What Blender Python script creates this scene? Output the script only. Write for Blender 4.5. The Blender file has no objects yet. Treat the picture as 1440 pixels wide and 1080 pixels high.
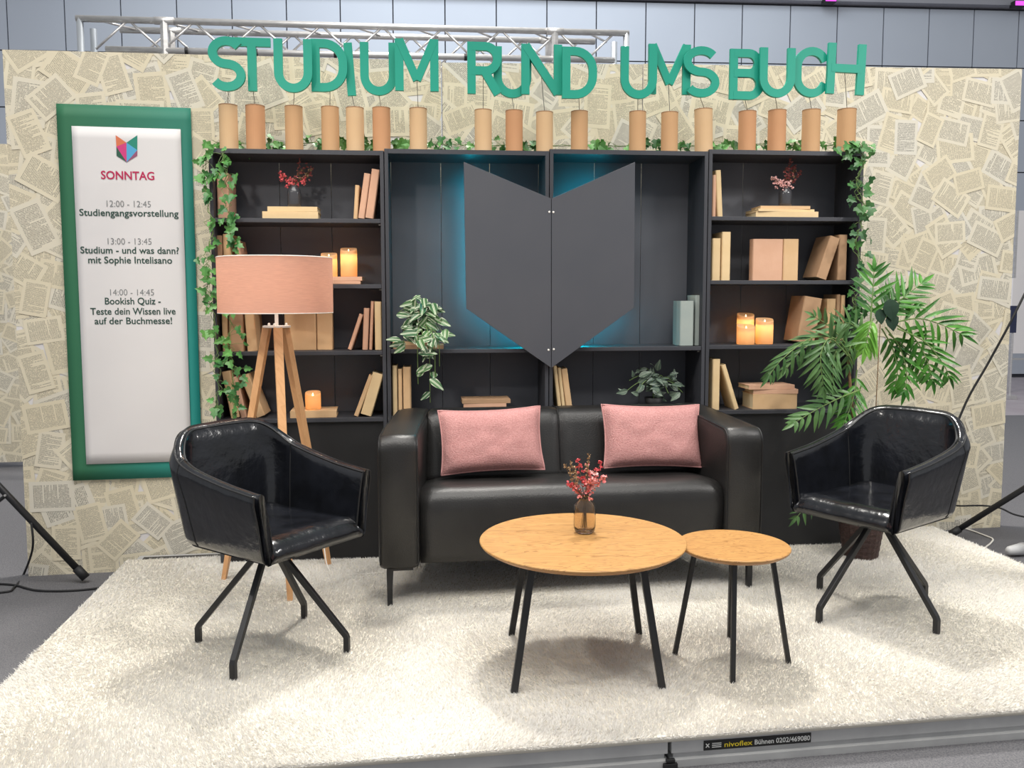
import bpy, math, random
import numpy as np
from mathutils import Vector, Matrix, noise

random.seed(7)
rng = np.random.default_rng(7)
PI = math.pi
SC = bpy.context.scene
COL = SC.collection

# ------------------------------------------------------------------ camera
YAW, PITCH, ROLL = 0.0596479, 0.0841508, -0.0011625
CAM = Vector((1.1806451, -4.2162677, 1.3008914))
FPX, SHY = 1200.0, -20.0
_f = Vector((math.sin(YAW) * math.cos(PITCH), math.cos(YAW) * math.cos(PITCH), -math.sin(PITCH)))
_r0 = Vector((math.cos(YAW), -math.sin(YAW), 0))
_u0 = _r0.cross(_f)
_r = _r0 * math.cos(ROLL) + _u0 * math.sin(ROLL)
_u = _u0 * math.cos(ROLL) - _r0 * math.sin(ROLL)
cd = bpy.data.cameras.new('camera')
cam = bpy.data.objects.new('camera', cd)
COL.objects.link(cam)
M = Matrix((_r, _u, -_f)).transposed().to_4x4()
M.translation = CAM
cam.matrix_world = M
cd.sensor_width = 36.0
cd.lens = FPX / 1440 * 36.0
cd.shift_y = SHY / 1440
cd.clip_end = 200
SC.camera = cam

# ------------------------------------------------------------------ light
SC.view_settings.view_transform = 'Standard'
SC.view_settings.look = 'None'
SC.view_settings.gamma = 1.0
SC.view_settings.use_curve_mapping = False
SC.view_settings.exposure = 0.17
w = bpy.data.worlds.new('hall_air')
SC.world = w
w.use_nodes = True
bg = w.node_tree.nodes['Background']
bg.inputs[0].default_value = (0.93, 0.96, 1.0, 1)
bg.inputs[1].default_value = 0.40


def area_light(name, loc, target, size, power, color, sizey=None):
    l = bpy.data.lights.new(name, 'AREA')
    l.energy = power
    l.color = color
    l.size = size
    if sizey:
        l.shape = 'RECTANGLE'
        l.size_y = sizey
    o = bpy.data.objects.new(name, l)
    COL.objects.link(o)
    o.location = loc
    o.rotation_euler = (Vector(target) - Vector(loc)).to_track_quat('-Z', 'Y').to_euler()
    return o


def spot_light(name, loc, target, power, color, angle, blend=0.6, rad=0.12):
    l = bpy.data.lights.new(name, 'SPOT')
    l.energy = power
    l.color = color
    l.spot_size = math.radians(angle)
    l.spot_blend = blend
    l.shadow_soft_size = rad
    o = bpy.data.objects.new(name, l)
    COL.objects.link(o)
    o.location = loc
    o.rotation_euler = (Vector(target) - Vector(loc)).to_track_quat('-Z', 'Y').to_euler()
    return o


area_light('hall_ceiling_lamps', (1.2, -3.2, 7.0), (1.5, -0.4, 0.0), 7.0, 430, (1.0, 0.97, 0.92), 4.0)
area_light('hall_ceiling_lamp', (1.7, 1.7, 8.0), (1.6, -0.8, 0.0), 0.8, 540, (1.0, 0.96, 0.90))
area_light('hall_ceiling_lamps', (1.5, 5.5, 8.0), (2.0, 9.9, 4.6), 8.0, 420, (0.88, 0.94, 1.0), 3.0)
spot_light('stage_or_fill_spot', (-1.35, -1.9, 3.3), (1.6, -0.9, 0.2), 130, (1.0, 0.95, 0.88), 75, 0.7, 0.10)
spot_light('stage_or_fill_spot', (5.0, -1.7, 3.3), (1.7, -0.9, 0.3), 160, (1.0, 0.97, 0.94), 75, 0.7, 0.10)
spot_light('stage_or_fill_spot', (-0.5, -3.0, 3.3), (0.5, 0.1, 1.35), 95, (1.0, 0.95, 0.88), 42, 0.8, 0.12)  # fill spot added out of view to brighten the left bookcase
spot_light('stage_or_fill_spot', (1.9, -3.4, 4.2), (1.75, -0.5, 0.2), 90, (1.0, 0.96, 0.88), 62, 0.8, 0.15)
spot_light('stage_or_fill_spot', (4.6, -2.6, 3.6), (3.9, 0.6, 1.4), 160, (1.0, 0.97, 0.92), 70, 0.9, 0.3)  # extra unseen spot, added to lighten the right end of the page wall


# ------------------------------------------------------------------ pixels on known planes
def ray(x, y):
    return _f + _r * ((x - 720) / FPX) - _u * ((y - 540 - SHY) / FPX)


def on_plane(x, y, P, n):
    d = ray(x, y)
    t = (Vector(P) - CAM).dot(Vector(n)) / d.dot(Vector(n))
    return CAM + d * t


def on_z(x, y, z):
    return on_plane(x, y, (0, 0, z), (0, 0, 1))


def on_y(x, y, Y):
    return on_plane(x, y, (0, Y, 0), (0, 1, 0))


class Frame:
    """A vertical reference plane: s along it, d behind it, z up."""
    def __init__(self, origin, deg):
        self.o = Vector((origin[0], origin[1], 0))
        self.a = math.radians(deg)
        self.t = Vector((math.cos(self.a), math.sin(self.a), 0))
        self.n = Vector((-math.sin(self.a), math.cos(self.a), 0))

    def w(self, s, d, z):
        return self.o + self.t * s + self.n * d + Vector((0, 0, z))

    def px(self, x, y, d=0.0):
        p = on_plane(x, y, self.o + self.n * d, self.n) - self.o
        return p.dot(self.t), p.z


BC = Frame((0, 0), 2.0)                 # bookcase fronts
WL = Frame((-1.039, 0.186), 6.046)      # page-covered wall
ST = Frame((0, 0), 4.7)                 # stage
ZF, ZD, ZR = -0.115, -0.030, -0.012      # hall floor, deck top, rug sheet top


# ------------------------------------------------------------------ materials
def nd(nt, t, **kw):
    n = nt.nodes.new(t)
    for k, v in kw.items():
        setattr(n, k, v)
    return n


def srgb(r, g, b):
    def c(v):
        v /= 255.0
        return v / 12.92 if v <= 0.04045 else ((v + 0.055) / 1.055) ** 2.4
    return (c(r), c(g), c(b), 1)


def mat(name, col, rough=0.5, metal=0.0, var=None, vscale=8.0, bump=0.0, bscale=60.0, spec=0.5,
        emit=None, estr=0.0, trans=0.0, coat=0.0, stretch=None, detail=3.0, roughvar=0.0):
    m = bpy.data.materials.new(name)
    m.use_nodes = True
    nt = m.node_tree
    b = nt.nodes['Principled BSDF']
    b.inputs['Base Color'].default_value = col
    b.inputs['Roughness'].default_value = rough
    b.inputs['Metallic'].default_value = metal
    b.inputs['Specular IOR Level'].default_value = spec
    b.inputs['Transmission Weight'].default_value = trans
    b.inputs['Coat Weight'].default_value = coat
    if emit:
        b.inputs['Emission Color'].default_value = emit
        b.inputs['Emission Strength'].default_value = estr
    tc = nd(nt, 'ShaderNodeTexCoord')
    mp = nd(nt, 'ShaderNodeMapping')
    nt.links.new(tc.outputs['Object'], mp.inputs[0])
    if stretch:
        mp.inputs['Scale'].default_value = stretch
    if var:
        n = nd(nt, 'ShaderNodeTexNoise')
        n.inputs['Scale'].default_value = vscale
        n.inputs['Detail'].default_value = detail
        nt.links.new(mp.outputs[0], n.inputs['Vector'])
        r = nd(nt, 'ShaderNodeValToRGB')
        r.color_ramp.elements[0].position = 0.3
        r.color_ramp.elements[1].position = 0.7
        r.color_ramp.elements[0].color = col
        r.color_ramp.elements[1].color = var
        nt.links.new(n.outputs['Fac'], r.inputs[0])
        nt.links.new(r.outputs[0], b.inputs['Base Color'])
        if roughvar:
            mr = nd(nt, 'ShaderNodeMapRange')
            mr.inputs[3].default_value = max(0.02, rough - roughvar)
            mr.inputs[4].default_value = rough + roughvar
            nt.links.new(n.outputs['Fac'], mr.inputs[0])
            nt.links.new(mr.outputs[0], b.inputs['Roughness'])
    if bump:
        n2 = nd(nt, 'ShaderNodeTexNoise')
        n2.inputs['Scale'].default_value = bscale
        n2.inputs['Detail'].default_value = 4
        nt.links.new(mp.outputs[0], n2.inputs['Vector'])
        bp = nd(nt, 'ShaderNodeBump')
        bp.inputs['Strength'].default_value = bump
        bp.inputs['Distance'].default_value = 0.01
        nt.links.new(n2.outputs['Fac'], bp.inputs['Height'])
        nt.links.new(bp.outputs[0], b.inputs['Normal'])
    return m


def thin_mat(name, col, tcol, mix, weave=0.0):
    """thin cloth or wax that lets light through"""
    m = bpy.data.materials.new(name)
    m.use_nodes = True
    nt = m.node_tree
    nt.nodes.remove(nt.nodes['Principled BSDF'])
    out = nt.nodes['Material Output']
    d = nd(nt, 'ShaderNodeBsdfDiffuse')
    t = nd(nt, 'ShaderNodeBsdfTranslucent')
    d.inputs[0].default_value = col
    t.inputs[0].default_value = tcol
    mx = nd(nt, 'ShaderNodeMixShader')
    mx.inputs[0].default_value = mix
    nt.links.new(d.outputs[0], mx.inputs[1])
    nt.links.new(t.outputs[0], mx.inputs[2])
    nt.links.new(mx.outputs[0], out.inputs[0])
    if weave:
        tc = nd(nt, 'ShaderNodeTexCoord')
        mp = nd(nt, 'ShaderNodeMapping')
        mp.inputs['Scale'].default_value = (8, 8, 160)
        n = nd(nt, 'ShaderNodeTexNoise')
        n.inputs['Scale'].default_value = 3
        n.inputs['Detail'].default_value = 4
        nt.links.new(tc.outputs['Object'], mp.inputs[0])
        nt.links.new(mp.outputs[0], n.inputs['Vector'])
        for sh, c in ((d, col), (t, tcol)):
            r = nd(nt, 'ShaderNodeValToRGB')
            r.color_ramp.elements[0].position = 0.35
            r.color_ramp.elements[1].position = 0.65
            r.color_ramp.elements[0].color = [v * (1 - weave) for v in c[:3]] + [1]
            r.color_ramp.elements[1].color = c
            nt.links.new(n.outputs['Fac'], r.inputs[0])
            nt.links.new(r.outputs[0], sh.inputs[0])
    return m


def leaf_mat(name, c1, c2, stripe=None, rough=0.4, hue=0.25):
    m = bpy.data.materials.new(name)
    m.use_nodes = True
    nt = m.node_tree
    b = nt.nodes['Principled BSDF']
    b.inputs['Roughness'].default_value = rough
    tc = nd(nt, 'ShaderNodeTexCoord')
    n = nd(nt, 'ShaderNodeTexNoise')
    n.inputs['Scale'].default_value = 9
    nt.links.new(tc.outputs['Object'], n.inputs['Vector'])
    r = nd(nt, 'ShaderNodeValToRGB')
    r.color_ramp.elements[0].position = 0.38
    r.color_ramp.elements[1].position = 0.62
    r.color_ramp.elements[0].color = c1
    r.color_ramp.elements[1].color = c2
    nt.links.new(n.outputs['Fac'], r.inputs[0])
    col = r.outputs[0]
    if stripe:
        uv = nd(nt, 'ShaderNodeUVMap')
        sp = nd(nt, 'ShaderNodeSeparateXYZ')
        nt.links.new(uv.outputs[0], sp.inputs[0])
        cr = nd(nt, 'ShaderNodeValToRGB')
        cr.color_ramp.interpolation = 'LINEAR'
        e = cr.color_ramp.elements
        e[0].position = 0.04
        e[0].color = (0.0, 0.0, 0.0, 1)
        e[1].position = 0.10
        e[1].color = (1, 1, 1, 1)
        for p, v in ((0.16, 0.8), (0.22, 0.0), (0.76, 0.0), (0.86, 0.9), (1.0, 0.9)):
            k = e.new(p)
            k.color = (v, v, v, 1)
        nt.links.new(sp.outputs[1], cr.inputs[0])
        mx = nd(nt, 'ShaderNodeMix', data_type='RGBA')
        nt.links.new(cr.outputs[0], mx.inputs[0])
        nt.links.new(col, mx.inputs[6])
        mx.inputs[7].default_value = stripe
        col = mx.outputs[2]
    nt.links.new(col, b.inputs['Base Color'])
    return m


def page_mat():
    m = bpy.data.materials.new('printed_pages')
    m.use_nodes = True
    nt = m.node_tree
    L = nt.links.new
    b = nt.nodes['Principled BSDF']
    b.inputs['Roughness'].default_value = 0.75
    b.inputs['Specular IOR Level'].default_value = 0.25
    uv = nd(nt, 'ShaderNodeUVMap')
    sp = nd(nt, 'ShaderNodeSeparateXYZ')
    L(uv.outputs[0], sp.inputs[0])
    at = nd(nt, 'ShaderNodeAttribute', attribute_name='page')
    sa = nd(nt, 'ShaderNodeSeparateColor')
    L(at.outputs['Color'], sa.inputs[0])

    def ma(op, a, c, cl=False):
        n = nd(nt, 'ShaderNodeMath', operation=op)
        n.use_clamp = cl
        for i, v in enumerate((a, c)):
            if v is None:
                continue
            if isinstance(v, (int, float)):
                n.inputs[i].default_value = v
            else:
                L(v, n.inputs[i])
        return n.outputs[0]
    u, v = sp.outputs[0], sp.outputs[1]
    rows = ma('MULTIPLY', v, 34.0)
    row = ma('FLOOR', rows, None)
    fr = ma('FRACT', rows, None)
    cb = nd(nt, 'ShaderNodeCombineXYZ')
    L(row, cb.inputs[0])
    L(ma('MULTIPLY', sa.outputs[0], 91.7), cb.inputs[1])
    wn = nd(nt, 'ShaderNodeTexWhiteNoise', noise_dimensions='2D')
    L(cb.outputs[0], wn.inputs['Vector'])
    sw = nd(nt, 'ShaderNodeSeparateColor')
    L(wn.outputs['Color'], sw.inputs[0])
    short = ma('LESS_THAN', sw.outputs[0], ma('MULTIPLY', sa.outputs[2], 0.34))
    ln = ma('SUBTRACT', 0.88, ma('MULTIPLY', short, ma('MULTIPLY', sw.outputs[1], 0.66)))
    inx = ma('MULTIPLY', ma('GREATER_THAN', u, 0.12), ma('LESS_THAN', u, ln))
    iny = ma('MULTIPLY', ma('GREATER_THAN', v, 0.09), ma('LESS_THAN', v, 0.91))
    line = ma('MULTIPLY', ma('GREATER_THAN', fr, 0.22), ma('LESS_THAN', fr, 0.82))
    cb2 = nd(nt, 'ShaderNodeCombineXYZ')
    L(ma('MULTIPLY', u, 60.0), cb2.inputs[0])
    L(ma('MULTIPLY', row, 7.3), cb2.inputs[1])
    L(ma('MULTIPLY', sa.outputs[0], 31.0), cb2.inputs[2])
    nz = nd(nt, 'ShaderNodeTexNoise')
    nz.inputs['Scale'].default_value = 1.0
    nz.inputs['Detail'].default_value = 1.0
    L(cb2.outputs[0], nz.inputs['Vector'])
    word = ma('GREATER_THAN', nz.outputs['Fac'], 0.42)
    ink = ma('MULTIPLY', ma('MULTIPLY', inx, iny), ma('MULTIPLY', line, word))
    ink = ma('MULTIPLY', ink, ma('ADD', 0.42, ma('MULTIPLY', sa.outputs[1], 0.18)))
    cr = nd(nt, 'ShaderNodeValToRGB')
    e = cr.color_ramp.elements
    e[0].position = 0.0
    e[0].color = srgb(228, 217, 190)
    e[1].position = 1.0
    e[1].color = srgb(226, 221, 208)
    k = e.new(0.5)
    k.color = srgb(233, 223, 198)
    L(sa.outputs[1], cr.inputs[0])
    # faint yellowing of the paste
    tc = nd(nt, 'ShaderNodeTexCoord')
    n3 = nd(nt, 'ShaderNodeTexNoise')
    n3.inputs['Scale'].default_value = 2.2
    n3.inputs['Detail'].default_value = 5
    L(tc.outputs['Object'], n3.inputs['Vector'])
    mx0 = nd(nt, 'ShaderNodeMix', data_type='RGBA')
    L(ma('MULTIPLY', ma('SUBTRACT', n3.outputs['Fac'], 0.35, True), 0.9), mx0.inputs[0])
    L(cr.outputs[0], mx0.inputs[6])
    mx0.inputs[7].default_value = srgb(220, 207, 176)
    mx = nd(nt, 'ShaderNodeMix', data_type='RGBA')
    L(ink, mx.inputs[0])
    L(mx0.outputs[2], mx.inputs[6])
    mx.inputs[7].default_value = srgb(70, 66, 62)
    L(mx.outputs[2], b.inputs['Base Color'])
    return m


def wood_mat(name, c1, c2, c3, rot, scale=1.0, rough=0.45):
    m = bpy.data.materials.new(name)
    m.use_nodes = True
    nt = m.node_tree
    L = nt.links.new
    b = nt.nodes['Principled BSDF']
    b.inputs['Roughness'].default_value = rough
    tc = nd(nt, 'ShaderNodeTexCoord')
    mp = nd(nt, 'ShaderNodeMapping')
    mp.inputs['Rotation'].default_value = (0, 0, rot)
    mp.inputs['Scale'].default_value = (1.0 * scale, 9.0 * scale, 1.0 * scale)
    L(tc.outputs['Object'], mp.inputs[0])
    n = nd(nt, 'ShaderNodeTexNoise')
    n.inputs['Scale'].default_value = 1.6
    n.inputs['Detail'].default_value = 3
    n.inputs['Distortion'].default_value = 0.9
    L(mp.outputs[0], n.inputs['Vector'])
    wv = nd(nt, 'ShaderNodeMath', operation='MULTIPLY')
    wv.inputs[1].default_value = 13.0
    L(n.outputs['Fac'], wv.inputs[0])
    fr = nd(nt, 'ShaderNodeMath', operation='FRACT')
    L(wv.outputs[0], fr.inputs[0])
    r = nd(nt, 'ShaderNodeValToRGB')
    e = r.color_ramp.elements
    e[0].position, e[0].color = 0.0, c2
    e[1].position, e[1].color = 1.0, c1
    k = e.new(0.35)
    k.color = c1
    L(fr.outputs[0], r.inputs[0])
    mp2 = nd(nt, 'ShaderNodeMapping')
    mp2.inputs['Rotation'].default_value = (0, 0, rot)
    mp2.inputs['Scale'].default_value = (7 * scale, 160 * scale, 20 * scale)
    L(tc.outputs['Object'], mp2.inputs[0])
    n2 = nd(nt, 'ShaderNodeTexNoise')
    n2.inputs['Scale'].default_value = 1.0
    n2.inputs['Detail'].default_value = 4
    L(mp2.outputs[0], n2.inputs['Vector'])
    r2 = nd(nt, 'ShaderNodeMapRange')
    r2.inputs[1].default_value = 0.45
    r2.inputs[2].default_value = 0.75
    r2.inputs[4].default_value = 0.55
    L(n2.outputs['Fac'], r2.inputs[0])
    mx = nd(nt, 'ShaderNodeMix', data_type='RGBA')
    L(r2.outputs[0], mx.inputs[0])
    L(r.outputs[0], mx.inputs[6])
    mx.inputs[7].default_value = c3
    L(mx.outputs[2], b.inputs['Base Color'])
    return m


def grad_mat(name, c1, c2, x0, x1, z0, z1):
    """printed colour gradient across the banner cloth"""
    m = bpy.data.materials.new(name)
    m.use_nodes = True
    nt = m.node_tree
    L = nt.links.new
    b = nt.nodes['Principled BSDF']
    b.inputs['Roughness'].default_value = 0.6
    tc = nd(nt, 'ShaderNodeTexCoord')
    sp = nd(nt, 'ShaderNodeSeparateXYZ')
    L(tc.outputs['Object'], sp.inputs[0])
    a = nd(nt, 'ShaderNodeMapRange')
    a.inputs[1].default_value, a.inputs[2].default_value = x0, x1
    c = nd(nt, 'ShaderNodeMapRange')
    c.inputs[1].default_value, c.inputs[2].default_value = z1, z0
    L(sp.outputs[0], a.inputs[0])
    L(sp.outputs[2], c.inputs[0])
    mu = nd(nt, 'ShaderNodeMath', operation='MULTIPLY')
    L(a.outputs[0], mu.inputs[0])
    ad = nd(nt, 'ShaderNodeMath', operation='ADD')
    ad.inputs[1].default_value = 0.35
    ad.use_clamp = True
    L(c.outputs[0], ad.inputs[0])
    L(ad.outputs[0], mu.inputs[1])
    mx = nd(nt, 'ShaderNodeMix', data_type='RGBA')
    L(mu.outputs[0], mx.inputs[0])
    mx.inputs[6].default_value = c1
    mx.inputs[7].default_value = c2
    L(mx.outputs[2], b.inputs['Base Color'])
    return m


MT = dict(
    carpet=mat('grey_carpet', srgb(96, 96, 100), 0.95, var=srgb(128, 127, 129), vscale=190, bump=0.6, bscale=300, spec=0.1, detail=2),
    floorfar=mat('pale_hall_floor', srgb(150, 140, 146), 0.6, var=srgb(165, 158, 162), vscale=2),
    hallpanel=mat('hall_wall_panel', srgb(176, 182, 192), 0.55, var=srgb(182, 188, 197), vscale=0.6),
    halljoint=mat('dark_joint', srgb(70, 72, 80), 0.8),
    trim=mat('grey_trim', srgb(140, 140, 146), 0.5, var=srgb(150, 150, 156), vscale=1),
    jet=mat('jet_black_board', srgb(18, 18, 20), 0.6, var=srgb(23, 23, 25), vscale=4),
    black=mat('black_paint', srgb(34, 34, 37), 0.45, var=srgb(40, 40, 43), vscale=5),
    steel=mat('black_steel', srgb(30, 30, 32), 0.42, var=srgb(36, 36, 38), vscale=10),
    rubber=mat('black_rubber', srgb(26, 26, 28), 0.6, var=srgb(32, 32, 34), vscale=20),
    alu=mat('brushed_aluminium', srgb(200, 198, 196), 0.38, 0.75, var=srgb(220, 218, 216), vscale=14, stretch=(1, 1, 4)),
    zinc=mat('zinc_plated_steel', srgb(205, 210, 215), 0.35, 0.7, var=srgb(160, 168, 176), vscale=16, stretch=(1, 1, .1)),
    deck=mat('deck_aluminium', srgb(178, 178, 178), 0.5, 0.1, var=srgb(192, 192, 191), vscale=9, bump=0.1, bscale=40),
    case=mat('black_stained_board', srgb(52, 53, 58), 0.5, var=srgb(63, 64, 70), vscale=3.0, bump=0.12, bscale=70, stretch=(1, 1, .15), roughvar=0.08),
    caseback=mat('dark_grey_back_board', srgb(80, 82, 89), 0.6, var=srgb(96, 98, 105), vscale=3.2, stretch=(1, 1, .35), roughvar=0.1),
    plate=mat('charcoal_panel', srgb(68, 70, 77), 0.6, var=srgb(73, 74, 80), vscale=3),
    kraft=mat('kraft_paper', srgb(206, 170, 128), 0.8, var=srgb(214, 180, 140), vscale=9, bump=0.15, bscale=25, spec=0.2),
    kraftb=mat('kraft_paper_pale', srgb(214, 186, 142), 0.8, var=srgb(222, 196, 154), vscale=9, bump=0.15, bscale=25, spec=0.2),
    kraftc=mat('kraft_paper_pinkish', srgb(206, 162, 134), 0.8, var=srgb(212, 170, 143), vscale=9, bump=0.15, bscale=25, spec=0.2),
    kraftd=mat('kraft_paper_brown', srgb(168, 134, 104), 0.8, var=srgb(182, 148, 116), vscale=9, bump=0.15, bscale=25, spec=0.2),
    kraftlit=mat('grey_lit_kraft_paper', srgb(150, 160, 156), 0.8, var=srgb(160, 168, 162), vscale=9, bump=0.15, bscale=25, spec=0.2),  # blue-grey light falling on the two books is mixed into this paper colour
    paper=mat('page_edges', srgb(226, 210, 178), 0.9, var=srgb(206, 188, 152), vscale=4, stretch=(60, 60, 1), spec=0.1),
    tubea=mat('cardboard', srgb(190, 150, 110), 0.75, var=srgb(197, 158, 118), vscale=5, spec=0.2),
    tubeb=mat('cardboard_pale', srgb(202, 168, 128), 0.75, var=srgb(208, 176, 138), vscale=5, spec=0.2),
    tubec=mat('cardboard_reddish', srgb(188, 140, 102), 0.75, var=srgb(195, 148, 110), vscale=5, spec=0.2),
    rim=mat('cardboard_cut_rim', srgb(150, 112, 80), 0.85, var=srgb(160, 122, 90), vscale=40),
    green=mat('letter_green', srgb(10, 150, 126), 0.5, var=srgb(12, 154, 130), vscale=6),
    rod=mat('thin_wire', srgb(90, 90, 88), 0.4, 0.6, var=srgb(110, 110, 108), vscale=40),
    leather=mat('black_sofa_leather', srgb(33, 32, 32), 0.38, var=srgb(40, 39, 38), vscale=7, bump=0.14, bscale=190, spec=0.5, roughvar=0.05),
    gloss=mat('glossy_black_leather', srgb(13, 14, 17), 0.20, var=srgb(22, 24, 30), vscale=10, bump=0.28, bscale=26, spec=0.6, roughvar=0.07, coat=0.15),
    seam=mat('leather_seam', srgb(26, 26, 27), 0.4, var=srgb(32, 32, 33), vscale=40),
    pink=mat('pink_chenille', srgb(186, 132, 130), 0.95, var=srgb(206, 156, 152), vscale=150, bump=0.5, bscale=210, spec=0.1, detail=2),
    piping=mat('pink_piping', srgb(196, 144, 142), 0.9, var=srgb(204, 154, 150), vscale=90, spec=0.1),
    rugbase=mat('cream_rug_backing', srgb(226, 220, 206), 0.95, var=srgb(214, 208, 195), vscale=12, spec=0.1),
    rugpile=thin_mat('cream_rug_pile', srgb(234, 232, 228), srgb(234, 231, 226), 0.36),
    lampwood=wood_mat('lamp_beech', srgb(224, 172, 122), srgb(214, 160, 110), srgb(206, 152, 104), 0.0, 1.2),
    oak=wood_mat('oak_top', srgb(188, 143, 86), srgb(140, 98, 52), srgb(150, 106, 58), 0.22, 1.5, 0.45),
    oak2=wood_mat('oak_top_turned', srgb(186, 140, 83), srgb(138, 95, 50), srgb(148, 103, 56), 1.35, 1.8, 0.45),
    oakedge=mat('oak_edge', srgb(178, 130, 80), 0.5, var=srgb(166, 118, 70), vscale=10),
    white=mat('white_metal', srgb(232, 228, 220), 0.4, var=srgb(238, 234, 226), vscale=8),
    sheet=mat('white_poster_paper', srgb(228, 224, 223), 0.6, var=srgb(234, 230, 228), vscale=1.2),
    ink=mat('dark_green_print', srgb(44, 74, 64), 0.6, var=srgb(50, 80, 70), vscale=8),
    inkgrey=mat('grey_print', srgb(128, 130, 130), 0.6, var=srgb(134, 136, 136), vscale=8),
    inkred=mat('crimson_print', srgb(190, 32, 84), 0.6, var=srgb(196, 36, 88), vscale=8),
    banner=grad_mat('green_to_teal_cloth', srgb(52, 116, 82), srgb(36, 150, 142), 0.05, 0.62, 0.0, 1.87),
    wicker=mat('brown_wicker', srgb(66, 40, 34), 0.6, var=srgb(44, 26, 24), vscale=60, bump=0.8, bscale=70, stretch=(1, 1, 3)),
    soil=mat('potting_soil', srgb(52, 40, 32), 0.95, var=srgb(36, 28, 22), vscale=50),
    bark=mat('palm_cane', srgb(142, 112, 78), 0.9, var=srgb(100, 78, 52), vscale=30, bump=0.5, bscale=60),
    stemg=mat('green_stem', srgb(92, 122, 62), 0.6, var=srgb(116, 138, 80), vscale=20),
    stemb=mat('brown_stem', srgb(112, 92, 66), 0.7, var=srgb(90, 74, 52), vscale=40),
    ivy=leaf_mat('ivy_leaf', srgb(50, 104, 52), srgb(98, 156, 78)),
    ivydark=leaf_mat('dark_ivy_leaf', srgb(46, 88, 48), srgb(78, 128, 66)),
    palm=leaf_mat('palm_leaf', srgb(38, 92, 22), srgb(70, 128, 40), rough=0.38),
    palmpale=leaf_mat('palm_leaf_pale', srgb(88, 142, 50), srgb(116, 168, 68), rough=0.38),
    palmgrey=leaf_mat('palm_leaf_grey_green', srgb(62, 98, 52), srgb(92, 128, 74), rough=0.38),
    varieg=leaf_mat('variegated_leaf', srgb(58, 96, 60), srgb(84, 122, 74), stripe=srgb(222, 228, 200)),
    sage=leaf_mat('grey_green_leaf', srgb(64, 82, 72), srgb(104, 120, 104), stripe=srgb(132, 146, 126)),
    darkleaf=leaf_mat('dark_round_leaf', srgb(26, 50, 34), srgb(34, 60, 40)),
    petal=mat('pink_petals', srgb(226, 122, 124), 0.8, var=srgb(240, 164, 156), vscale=60),
    petalr=mat('red_petals', srgb(206, 74, 84), 0.8, var=srgb(228, 112, 112), vscale=60),
    petalp=mat('pale_pink_petals', srgb(232, 176, 172), 0.8, var=srgb(240, 196, 190), vscale=60),
    petald=mat('dusky_red_plume', srgb(150, 76, 76), 0.8, var=srgb(178, 100, 94), vscale=60),
    tan=mat('dry_beige_sprig', srgb(176, 146, 110), 0.8, var=srgb(150, 118, 86), vscale=60),
    glass=mat('smoked_glass', (0.84, 0.78, 0.70, 1), 0.04, trans=1.0),
    glassd=mat('dark_smoked_glass', (0.10, 0.10, 0.11, 1), 0.10, trans=0.45, spec=0.7),
    wax=thin_mat('candle_wax', srgb(238, 214, 174), srgb(255, 214, 154), 0.55),
    shade=thin_mat('lamp_shade_cloth', srgb(206, 164, 150), srgb(228, 176, 150), 0.5, 0.10),
    flame=mat('flame', (1, .8, .4, 1), 0.5, emit=(1.0, 0.80, 0.45, 1), estr=7.0),
    bulb=mat('bulb', (1, .9, .8, 1), 0.5, emit=(1.0, 0.80, 0.55, 1), estr=6.0),
    led=mat('teal_led_strip', (0, .2, .25, 1), 0.5, emit=(0.0, 0.42, 0.56, 1), estr=40.0),
    purple=mat('purple_lamp', (.3, 0, .3, 1), 0.5, emit=(0.75, 0.1, 0.8, 1), estr=1.2),
    pages=page_mat(),
    stickb=mat('black_sticker', srgb(24, 24, 24), 0.5, var=srgb(30, 30, 30), vscale=9),
    sticky=mat('yellow_print', srgb(226, 200, 40), 0.5, var=srgb(232, 206, 48), vscale=9),
    stickw=mat('white_print', srgb(220, 220, 216), 0.5, var=srgb(228, 228, 224), vscale=9),
    greyplastic=mat('grey_plastic', srgb(196, 196, 196), 0.4, var=srgb(206, 206, 206), vscale=9),
    navy=mat('navy_cloth', srgb(40, 46, 74), 0.7, var=srgb(46, 52, 80), vscale=9),
    lg_orange=mat('logo_orange', srgb(222, 120, 80), 0.6, var=srgb(224, 124, 84), vscale=3),
    lg_pink=mat('logo_pink', srgb(214, 62, 128), 0.6, var=srgb(216, 66, 132), vscale=3),
    lg_blue=mat('logo_blue', srgb(84, 170, 214), 0.6, var=srgb(88, 174, 218), vscale=3),
    lg_teal=mat('logo_teal', srgb(38, 140, 118), 0.6, var=srgb(42, 144, 122), vscale=3),
    lg_dark=mat('logo_dark_green', srgb(44, 92, 72), 0.6, var=srgb(48, 96, 76), vscale=3),
    lg_plum=mat('logo_plum', srgb(150, 84, 116), 0.6, var=srgb(154, 88, 120), vscale=3),
)


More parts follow.
